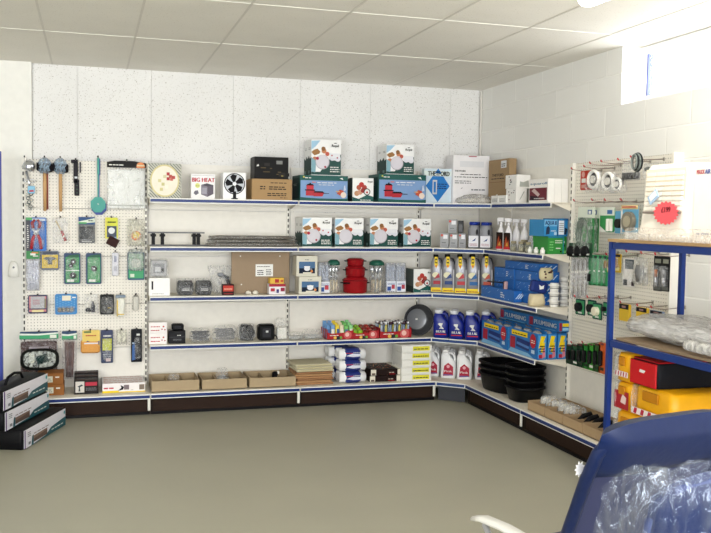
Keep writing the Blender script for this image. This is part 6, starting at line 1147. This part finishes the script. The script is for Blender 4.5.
# roof vent lid
loc, w, h = rkR(632, 164, 686, 238, RKX+.03, ZT)
P = []; VW = mat('f3ede2', .35); n0 = w; tw = w*.80
body = MB().loft([(0, w*.5, .20), (.02, w*.5, .20), (h*.25, w*.47, .19), (h*.96, tw*.52, .165), (h, tw*.5, .15)], VW, 28, 9).xf(Matrix.Translation((w*.06, .20, 0)))
P.append(('vent_body', body))
lv = MB(); q0 = h*.40; dy0 = .022
fp = lambda z: .20-(.19-(z/h-.25)*(.025/.71))+.0      # y of the sloping front
for i in range(8):
    z = q0+i*(h*.52)/8; z2 = z+h*.035
    for k in range(4):
        x = w*.06-tw*.42+tw*.84*(k+.5)/4; lv.box((x, fp(z)-.006, z+h*.02), (tw*.84/4-.005, .016, h*.046), VW)
P.append(('louvres', lv)); P.append(('louvre_recess', MB().box((w*.06, fp(q0+h*.25)+.001, q0+h*.26), (tw*.90, .006, h*.56), mat('eadfcb', .6))))
P.append(('rim', MB().rbox((w*.06, fp(q0)-.0105, q0-h*.03), (tw*.86, .012, .012), mat('8a8078', .5), .003)))
vent = thing('vent_cover', 'cream louvred roof vent cover standing on top of the blue rack', 'vent', loc, RW, P)
yy = loc[1]
# star price card and blue-white tag on the vent
st = MB(); n = 18; R0 = .078; st.prism([((R0 if i % 2 else R0*.84)*1.35*cos(2*pi*i/(2*n)), (R0 if i % 2 else R0*.84)*.8*sin(2*pi*i/(2*n))+R0) for i in range(2*n)], -.002, 0, mat('ee6a72', .6)); a = Art(st, R0*1.2, .002, R0*.7, z0=R0*.9, y0=-.002); a.text(.1, .2, .5, '£199', mat('8a2030', .6), .8, .06)
p = at(664, 213, 'X', RKX+.015); thing('price_star', 'pink red star shaped price card stuck on the louvred vent cover', 'sign', (RKX+.026, p.y, p.z-.078), RW, st)
tg = MB().rbox((0, 0, 0), (.085, .006, .05), mat('b4cde6', .4), .002, Matrix.Rotation(radians(-32), 3, 'Y')).rbox((0, -.0036, .004), (.06, .002, .03), mat('f0f4f8', .5), .0005, Matrix.Rotation(radians(-32), 3, 'Y'))
p = at(652, 197, 'X', RKX+.02); thing('swing_tag', 'pale blue and white tag hanging below the vent louvres', 'tag', (RKX+.028, p.y, p.z), RW, tg)
# carton next to it
c0, w, zb, zt = rect(688, 164, 735, 240, 'X', RKX+.05); h = zt-ZT; w2 = .52
m = plain_box(w2, .36, h, mat('f2eee8', .45)); a = Art(m, w2, .36, h); a.text(.025, .88, .06, 'MAXX', mat('c02c40', .5), .11); a.text(.145, .88, .06, 'AIR', mat('5a6ab0', .5), .075); a.lines(.05, .1, .5, .16, 1, mat('b8b8c0', .5)); y_ = yy-n0*.575
thing('vent_carton', 'large white carton lettered MAXXAIR beside the louvred vent cover', 'box', (RKX+.05, y_-w2/2, ZT), RW, m)
# clear film wrapped round the foot of both
fl = MB().loft([(0, .38, .03), (.015, .40, .04), (.035, .40, .035), (.055, .39, .015), (.065, .37, .006)], film(.16, 'f2ece4', 24), 40, 3, True, .006, 5); floorz(fl); lv_ = floorz(MB().loft([(0, .36, .012), (.02, .37, .018), (.035, .36, .01)], film(.25, 'f6f2ec', 30), 30, 3, True, .005, 8))
thing('loose_film', 'crumpled clear film lying along the front edge of the rack top', 'film', (RKX-.03, (at(632, 235, 'X', RKX).y-.38), ZT), RW, [('film', fl), ('inner_fold', lv_)])
# long wrapped bundle on the middle shelf
ZM = .975
loc, w, h = rkR(610, 318, 711, 350, RKX+.0, ZM); L = 1.35; secs = []; q = random.Random(3)
for i in range(26): t = i/25; secs.append((t*L, .055+.02*min(1, t*6)*min(1, (1-t)*5)+q.uniform(-.004, .004), .165+q.uniform(-.01, .01)))
def lay(m, h0): return m.xf(Matrix(((0, 0, 1, 0), (0, 1, 0, .225), (1, 0, 0, h0), (0, 0, 0, 1))))
core = MB().loft([(.05, .04, .13), (.1, .052, .145), (1.2, .052, .145), (1.28, .04, .13)], mat('f2f0ee', .5, bump=.3, scale=12), 22, 3.5); lay(core, .066)
flm = MB().loft(secs, film(.7, 'fbfaf9', 14, rough=.2, stretch=(.4, 2.2, 3)), 30, 2.8, True, .005, 9); lay(flm, .074); floorz(core, flm)
thing('wrapped_bundle', 'long flat bundle wrapped in shiny clear film on the middle rack shelf', 'bundle', (RKX+.045, RKY-.045, ZM), RW, [('bundle_core', core), ('film', flm)])
pr = MB().loft([(0, .02, .02), (.04, .03, .026), (.5, .03, .026), (.55, .015, .015)], film(.7, 'f4f2ee', 20), 18, 2.4, True, .004, 6); pr.xf(Matrix(((0, 0, 1, 0), (0, 1, 0, 0), (1, 0, 0, .04), (0, 0, 0, 1)))); floorz(pr)
p = at(684, 352, 'X', RKX+.03); thing('film_roll', 'short twist of white film at the front edge of the middle rack shelf', 'film', (RKX+.052, p.y+.02, ZM), RW, pr)
# bags on the bottom shelf
YB_ = mat('efb41c', .4, bump=.35, scale=14, var=.12); ZR = .3385
def softbox(w, d, h, m_, seed, e=7):
    return floorz(MB().loft([(0, w*.46, d*.46), (h*.06, w*.495, d*.495), (h*.5, w*.505, d*.5), (h*.92, w*.49, d*.49), (h, w*.45, d*.46)], m_, 36, e, True, .004, seed).xf(Matrix.Translation((0, d/2, 0))))
def tape(m, w, h, v0, v1, y=-.008):
    a = Art(m, w*.96, .01, h, y0=y); a.rect(0, v0, 1, v1, mat('efe6e4', .4)); q = random.Random(4)
    for k in range(5): u = .06+.19*k; a.k = 1; a.poly([(u, v0+.02), (u+.08, v0+.01), (u+.11, v1-.02), (u+.03, v1-.01)], mat('c0304a', .5))
def yb(name, lab, r, z, X, dd, seed, extra=None):
    loc, w, h = rkR(*r, X, z); far = min(loc[1]+w/2, -3.444); nr = loc[1]-w/2+.002; w = far-nr; loc = (loc[0], (far+nr)/2, loc[2]); m = softbox(w, dd, h-.004, YB_, seed); P = [('bag_body', m)]; t = MB(); 
    if extra: extra(t, w, h); P.append(('printed_band', t))
    pk = MB().rbox((0, -.006, h*.72), (w*.4, .008, h*.3), mat('c8890c', .45), .003); P.append(('flap', pk))
    P.append(('film', MB().loft([(h*.05, .012, .03), (h*.5, .02, .035), (h*.95, .012, .03)], CLEAR, 12, 2.2, True, .005, seed).xf(Matrix.Translation((-w*.5+.014, .02, 0)))))
    return thing(name, lab, 'bag', loc, RW, P, 'yellow bags on the rack'), loc[2]+h
_, z3 = yb('yellow_bag', 'lowest yellow bag, slanting at the foot of the pile on the rack', (601, 410, 640, 440), ZR, RKX+.04, .42, 1)
X3 = RKX+.04
_, z4 = yb('yellow_bag', 'yellow bag with red printed panel, farther one in the middle layer', (606.5, 381, 631, 411.5), z3, X3, .42, 2, lambda t, w, h: Art(t, w*.9, .01, h, y0=-.008).rect(0, .08, 1, .7, mat('b02c34', .45)).poly([(.45, .3), (.8, .26), (.85, .5), (.6, .6), (.5, .45)], mat('e8d0cc', .5)))
loc, w, h = rkR(631.5, 387, 664, 413, X3, z3); w = .30
_, z5 = yb('yellow_bag', 'long yellow bag with white and red band, nearer one in the middle layer', (632, 388.5, 672, 414), z3, X3, .42, 3, lambda t, w, h: tape(t, w, h, .08, .28))
_, z6 = yb('yellow_bag', 'top yellow bag with white and red band, beside the red and black bag', (607.5, 351.5, 630, 383), z4, X3, .42, 4, lambda t, w, h: tape(t, w, h, .2, .38))
loc, w, h = rkR(630.5, 361, 657.5, 391, X3, z5)
m = floorz(MB().loft([(0, w*.49, .23), (.01, w*.5, .235), (h*.95, w*.5, .235), (h, w*.49, .23)], mat('1d1e24', .6, bump=.4), 32, 14).xf(Matrix.Translation((0, .235, 0))))
f = MB(); f.rbox((0, -.004, h*.5), (w*.97, .010, h*.97), mat('cc1c26', .45, bump=.2), .004); a = Art(f, w*.3, .01, h*.2, z0=h*.5, y0=-.0095); a.poly([(.1, .2), (.7, .1), (.9, .7), (.2, .8)], WPRINT); tp = MB().rbox((0, .23, h+.004), (w*.94, .44, .008), mat('b81a24', .45), .003); a = Art(tp, w*.5, .3, h+.0085, 'T', y0=.06); a.text(.1, .3, .2, 'LOGO', WPRINT, .8) if False else a.lines(.1, .2, .9, .6, 2, WPRINT, 3)
thing('red_black_bag', 'boxy bag with bright red end and black side, on top of the yellow bags', 'bag', loc, RW, [('bag_body', m), ('end_panel', f, 'bright red end panel'), ('top_panel', tp, 'red top panel with white marks')])

# ================================================================ three long cases on the floor at left
def long_case(L, d, h, hd):
    K = mat('141417', .5, bump=.15)
    m = floorz(MB().loft([(0, L*.49, d*.47), (.01, L*.5, d*.5), (h*.9, L*.5, d*.5), (h, L*.49, d*.46)], K, 36, 14).xf(Matrix.Translation((0, d*.5, 0))))
    p = MB(); p.box((0, -.002, h*.5), (L*.97, .003, h*.92), mat('e6e4ea', .4)); T_ = mat('1f5f68', .45); a = Art(p, L*.97, .01, h*.92, z0=h*.04, y0=-.0036)
    a.poly([(.17, 0), (1, 0), (1, .52), (.9, .5), (.62, .38), (.5, .1), (.3, .06)], T_); a.rect(0, 0, .025, 1, mat('5a3c78', .5)); a.poly([(.15, .0), (.2, .0), (.2, .55), (.17, .5)], T_); a.rect(.2, .12, .52, .48, mat('6a564c', .6)); a.poly([(.2, .3), (.52, .42), (.52, .5), (.2, .48)], mat('8a7468', .6)); a.lines(.2, .58, .55, .68, 1, mat('8a7a76', .5), 3); a.lines(.62, .2, .95, .34, 1, WPRINT, 4); a.circ(.95, .82, .02, mat('4aa0a0', .5), 10); a.rect(.07, .15, .12, .3, GREY); a.lines(.05, .6, .12, .9, 3, GREY, 5)
    P = [('case_body', m), ('printed_sleeve', p, 'white and teal printed sleeve')]
    if hd: P.append(('handle', MB().tube([(-.14, d*.45, h), (-.1, d*.45, h+.045), (0, d*.45, h+.06), (.1, d*.45, h+.045), (.14, d*.45, h)], .010, K, 8)))
    return P
L = .755; ang = atan2(.705, .261)
for k, (x, y, z, lb) in enumerate(((-4.051, -1.41, .001, 'bottom of the pile, pushed forward'), (-4.168, -1.443, .142, 'middle of the pile'), (-4.178, -1.44, .283, 'top of the pile, with carry strap'))):
    cx_, cy_ = x+cos(ang)*L*(.5), y+sin(ang)*L*.5
    thing('long_case', 'long black case with white and teal sleeve, '+lb, 'case', (cx_, cy_, z), ang, long_case(L-.01, .20, .138, k == 2), 'long black cases by the pegboard')

# ================================================================ reclining chair in the foreground
NAVY2 = mat('152a58', .4, bump=.12, scale=25); Wd = Vector((.978, .21, 0)).normalized(); Bp = Vector((-2.085, -5.185, .58)); Tp = Vector((-2.125, -5.45, 1.01)); Up = (Tp-Bp).normalized(); Nn = Wd.cross(Up).normalized()   # Nn points at the camera side
HL = (Tp-Bp).length; CW = .62
def Q(s, t, n=0): return Bp+Wd*s+Up*t+Nn*n
def grid_pad(s0, s1, t0, t1, th, m_, bulge=.03, nx=14, nz=8, back=True):
    "soft pad with rounded edges on the backrest plane"
    m = MB(); vs = []; 
    for side in (1, -1):
        for j in range(nz+1):
            for i in range(nx+1):
                u, v = i/nx, j/nz; e = (1-abs(2*u-1)**6)*(1-abs(2*v-1)**4); vs.append(Q(s0+(s1-s0)*u, t0+(t1-t0)*v-.055*(abs(2*u-1)**4)*max(0, v-.3), side*(th*max(0, e)**.5)))
    W_ = nx+1; N_ = (nx+1)*(nz+1); fs = [(j*W_+i, j*W_+i+1, (j+1)*W_+i+1, (j+1)*W_+i) for j in range(nz) for i in range(nx)]
    fs += [tuple(N_+k for k in reversed(f)) for f in fs]
    return m.add(vs, fs, m_, True)
base = Vector((-2.05, -5.0, 0))
def rel(m): return m.xf(Matrix.Translation(-base))
P = []
tr = .021
fr = [Q(0, -.62, .0), Q(0, -.2), Q(0, HL*.55), Q(.012, HL*.78), Q(.05, HL*.9), Q(.13, HL*.95)]+[Q(CW-.13, HL*.95), Q(CW-.05, HL*.9), Q(CW-.012, HL*.78), Q(CW, HL*.5), Q(CW, -.2), Q(CW, -.62)]
P.append(('back_frame', rel(MB().tube(fr, tr, NAVY2, 12))))
P.append(('headrest', rel(grid_pad(.0, CW, HL-.22, HL+.01, .05, NAVY2)), 'padded navy headrest'))
P.append(('mesh_back', rel(MB().add([Q(.01, -.25, .002), Q(CW-.01, -.25, .002), Q(CW-.01, HL-.2, .002), Q(.01, HL-.2, .002), Q(.01, -.25, -.002), Q(CW-.01, -.25, -.002), Q(CW-.01, HL-.2, -.002), Q(.01, HL-.2, -.002)], [(0, 1, 2, 3), (7, 6, 5, 4), (0, 4, 5, 1), (1, 5, 6, 2), (2, 6, 7, 3), (3, 7, 4, 0)], mat('42476a', .7, bump=.3, scale=300)))))
fw = Vector((-.21, .978, 0))
for s in (-.035, CW+.035):
    a0 = Q(s, -.14)+Vector((0, 0, 0)); zz = .50; aw = Vector((-.03, 1, 0)); A = [Vector((a0.x, a0.y, zz))-fw*.06, Vector((a0.x, a0.y, zz+.006))+fw*.06, Vector((a0.x, a0.y, zz+.012))+fw*.24, Vector((a0.x, a0.y, zz+.006))+fw*.36, Vector((a0.x, a0.y, zz-.012))+fw*.42]
    m = MB(); vs = []
    for i, p_ in enumerate(A):
        wv = [.022, .025, .027, .027, .022][i]
        for dx, dz in ((-1, -.6), (-1, .3), (-.6, .7), (.6, .7), (1, .3), (1, -.6)): vs.append(p_+Wd*wv*dx+Vector((0, 0, .014*dz)))
    m.add(vs, [(i*6+k, i*6+(k+1) % 6, i*6+6+(k+1) % 6, i*6+6+k) for i in range(4) for k in range(6)]+[(5, 4, 3, 2, 1, 0), (24, 25, 26, 27, 28, 29)], mat('e9e8e4', .35), True)
    P.append(('armrest', rel(m), 'white plastic armrest'))
    lg = MB().tube([A[3]-Vector((0, 0, .02)), A[1]*.5+A[2]*.5-Vector((0, 0, .25)), Vector((A[0].x, A[0].y, .014))-fw*.15], .012, mat('dcdce0', .3, .5), 8); P.append(('leg', rel(lg)))
    lg = MB().tube([Vector((A[4].x, A[4].y, .014)), A[2]-Vector((0, 0, .26)), Q(s, -.02)], .012, mat('dcdce0', .3, .5), 8); P.append(('leg', rel(lg)))
st_ = MB(); b0, b1 = Q(.02, -.3), Q(CW-.02, -.3); f0, f1 = b0+fw*.42, b1+fw*.42
st_.add([b0, b1, f1, f0]+[v-Vector((0, 0, .01)) for v in (b0, b1, f1, f0)], [(0, 1, 2, 3), (7, 6, 5, 4), (0, 4, 5, 1), (1, 5, 6, 2), (2, 6, 7, 3), (3, 7, 4, 0)], mat('42476a', .7, bump=.3, scale=300)); P.append(('seat', rel(st_)))
chair = thing('reclining_chair', 'navy reclining garden chair with padded headrest and white armrests, in the foreground', 'chair', base, 0, P)
# star card by the chair frame
s2 = MB(); n = 9; s2.prism([((.026 if i % 2 else .016)*cos(2*pi*i/(2*n)), (.026 if i % 2 else .016)*sin(2*pi*i/(2*n))) for i in range(2*n)], -.001, .001, mat('f2f2f4', .5))
p = Q(-.012, .30, -.028); s2.xf(Matrix.Rotation(radians(20), 4, 'Z')); thing('white_star_card', 'small white star shaped card peeping out beside the chair frame', 'card', p, 0, s2)
# film-wrapped padded chair leaning nearer the camera
def P2(u, v, dd): return Vector(CAMP)+ray(u, v)*dd
dd = 2.02
A0, A1 = P2(640, 486, dd), P2(780, 470, dd-.02); W2 = (A1-A0); w2 = W2.length; W2n = W2.normalized(); dn = Vector((.05, .28, -1)).normalized(); N2 = W2n.cross(-dn).normalized()
def pad2(s0, s1, t0, t1, th, m_, jit=0, seed=1, nx=20, nz=18, off=0):
    q = random.Random(seed); m = MB(); vs = []
    for side in (1, -1):
        for j in range(nz+1):
            for i in range(nx+1):
                u, v = i/nx, j/nz; e = max(0, (1-abs(2*u-1)**5)*(1-abs(2*v-1)**5)); top = .05*(1-(2*u-1)**2)
                vs.append(A0+W2n*(s0+(s1-s0)*u+q.uniform(-jit, jit))+dn*(t0+(t1-t0)*v-top*(1-v)+q.uniform(-jit, jit))+N2*(side*th*e**.5+off+q.uniform(-jit, jit)))
    W_ = nx+1; N_ = W_*(nz+1); fs = [(j*W_+i, j*W_+i+1, (j+1)*W_+i+1, (j+1)*W_+i) for j in range(nz) for i in range(nx)]; fs += [tuple(N_+k for k in reversed(f)) for f in fs]
    return m.add(vs, fs, m_, True)
b2 = Vector((A0.x+.2, A0.y+.1, 0))
def rel2(m): return m.xf(Matrix.Translation(-b2))
Hh = A0.z-.02
wr = film(.10, 'c0c8d4', 12, gloss=True, rough=.14, stretch=(2.2, 2.2, .5), name='thick_clear_film')
P = [('padded_back', rel2(pad2(.03, w2, .03, .75, .035, NAVY2))), ('pad_trim', rel2(MB().tube([A0+W2n*.04+dn*.72, A0+W2n*.04+dn*.1, A0+W2n*.09+dn*.02, A0+W2n*.3-dn*.022, A0+W2n*(w2-.02)-dn*.0], .014, mat('43507c', .4), 8))), ('frame', rel2(MB().tube([A0+W2n*.1+dn*.7, A0+W2n*.1+dn*(Hh/-dn.z)], .014, mat('d8d8dc', .3, .5), 8).tube([A0+W2n*(w2-.05)+dn*.7, A0+W2n*(w2-.05)+dn*(Hh/-dn.z)], .014, mat('d8d8dc', .3, .5), 8))), ('film', rel2(pad2(-.035, w2+.03, .0, .86, .055, wr, .007, 5, 22, 20))), ('outer_fold', rel2(pad2(-.085, .10, .0, .82, .02, wr, .005, 7, 8, 16, -.01)))]
w_ = thing('wrapped_chair', 'folded navy padded chair wrapped in shiny clear film, nearest thing at right', 'chair', b2, 0, P)
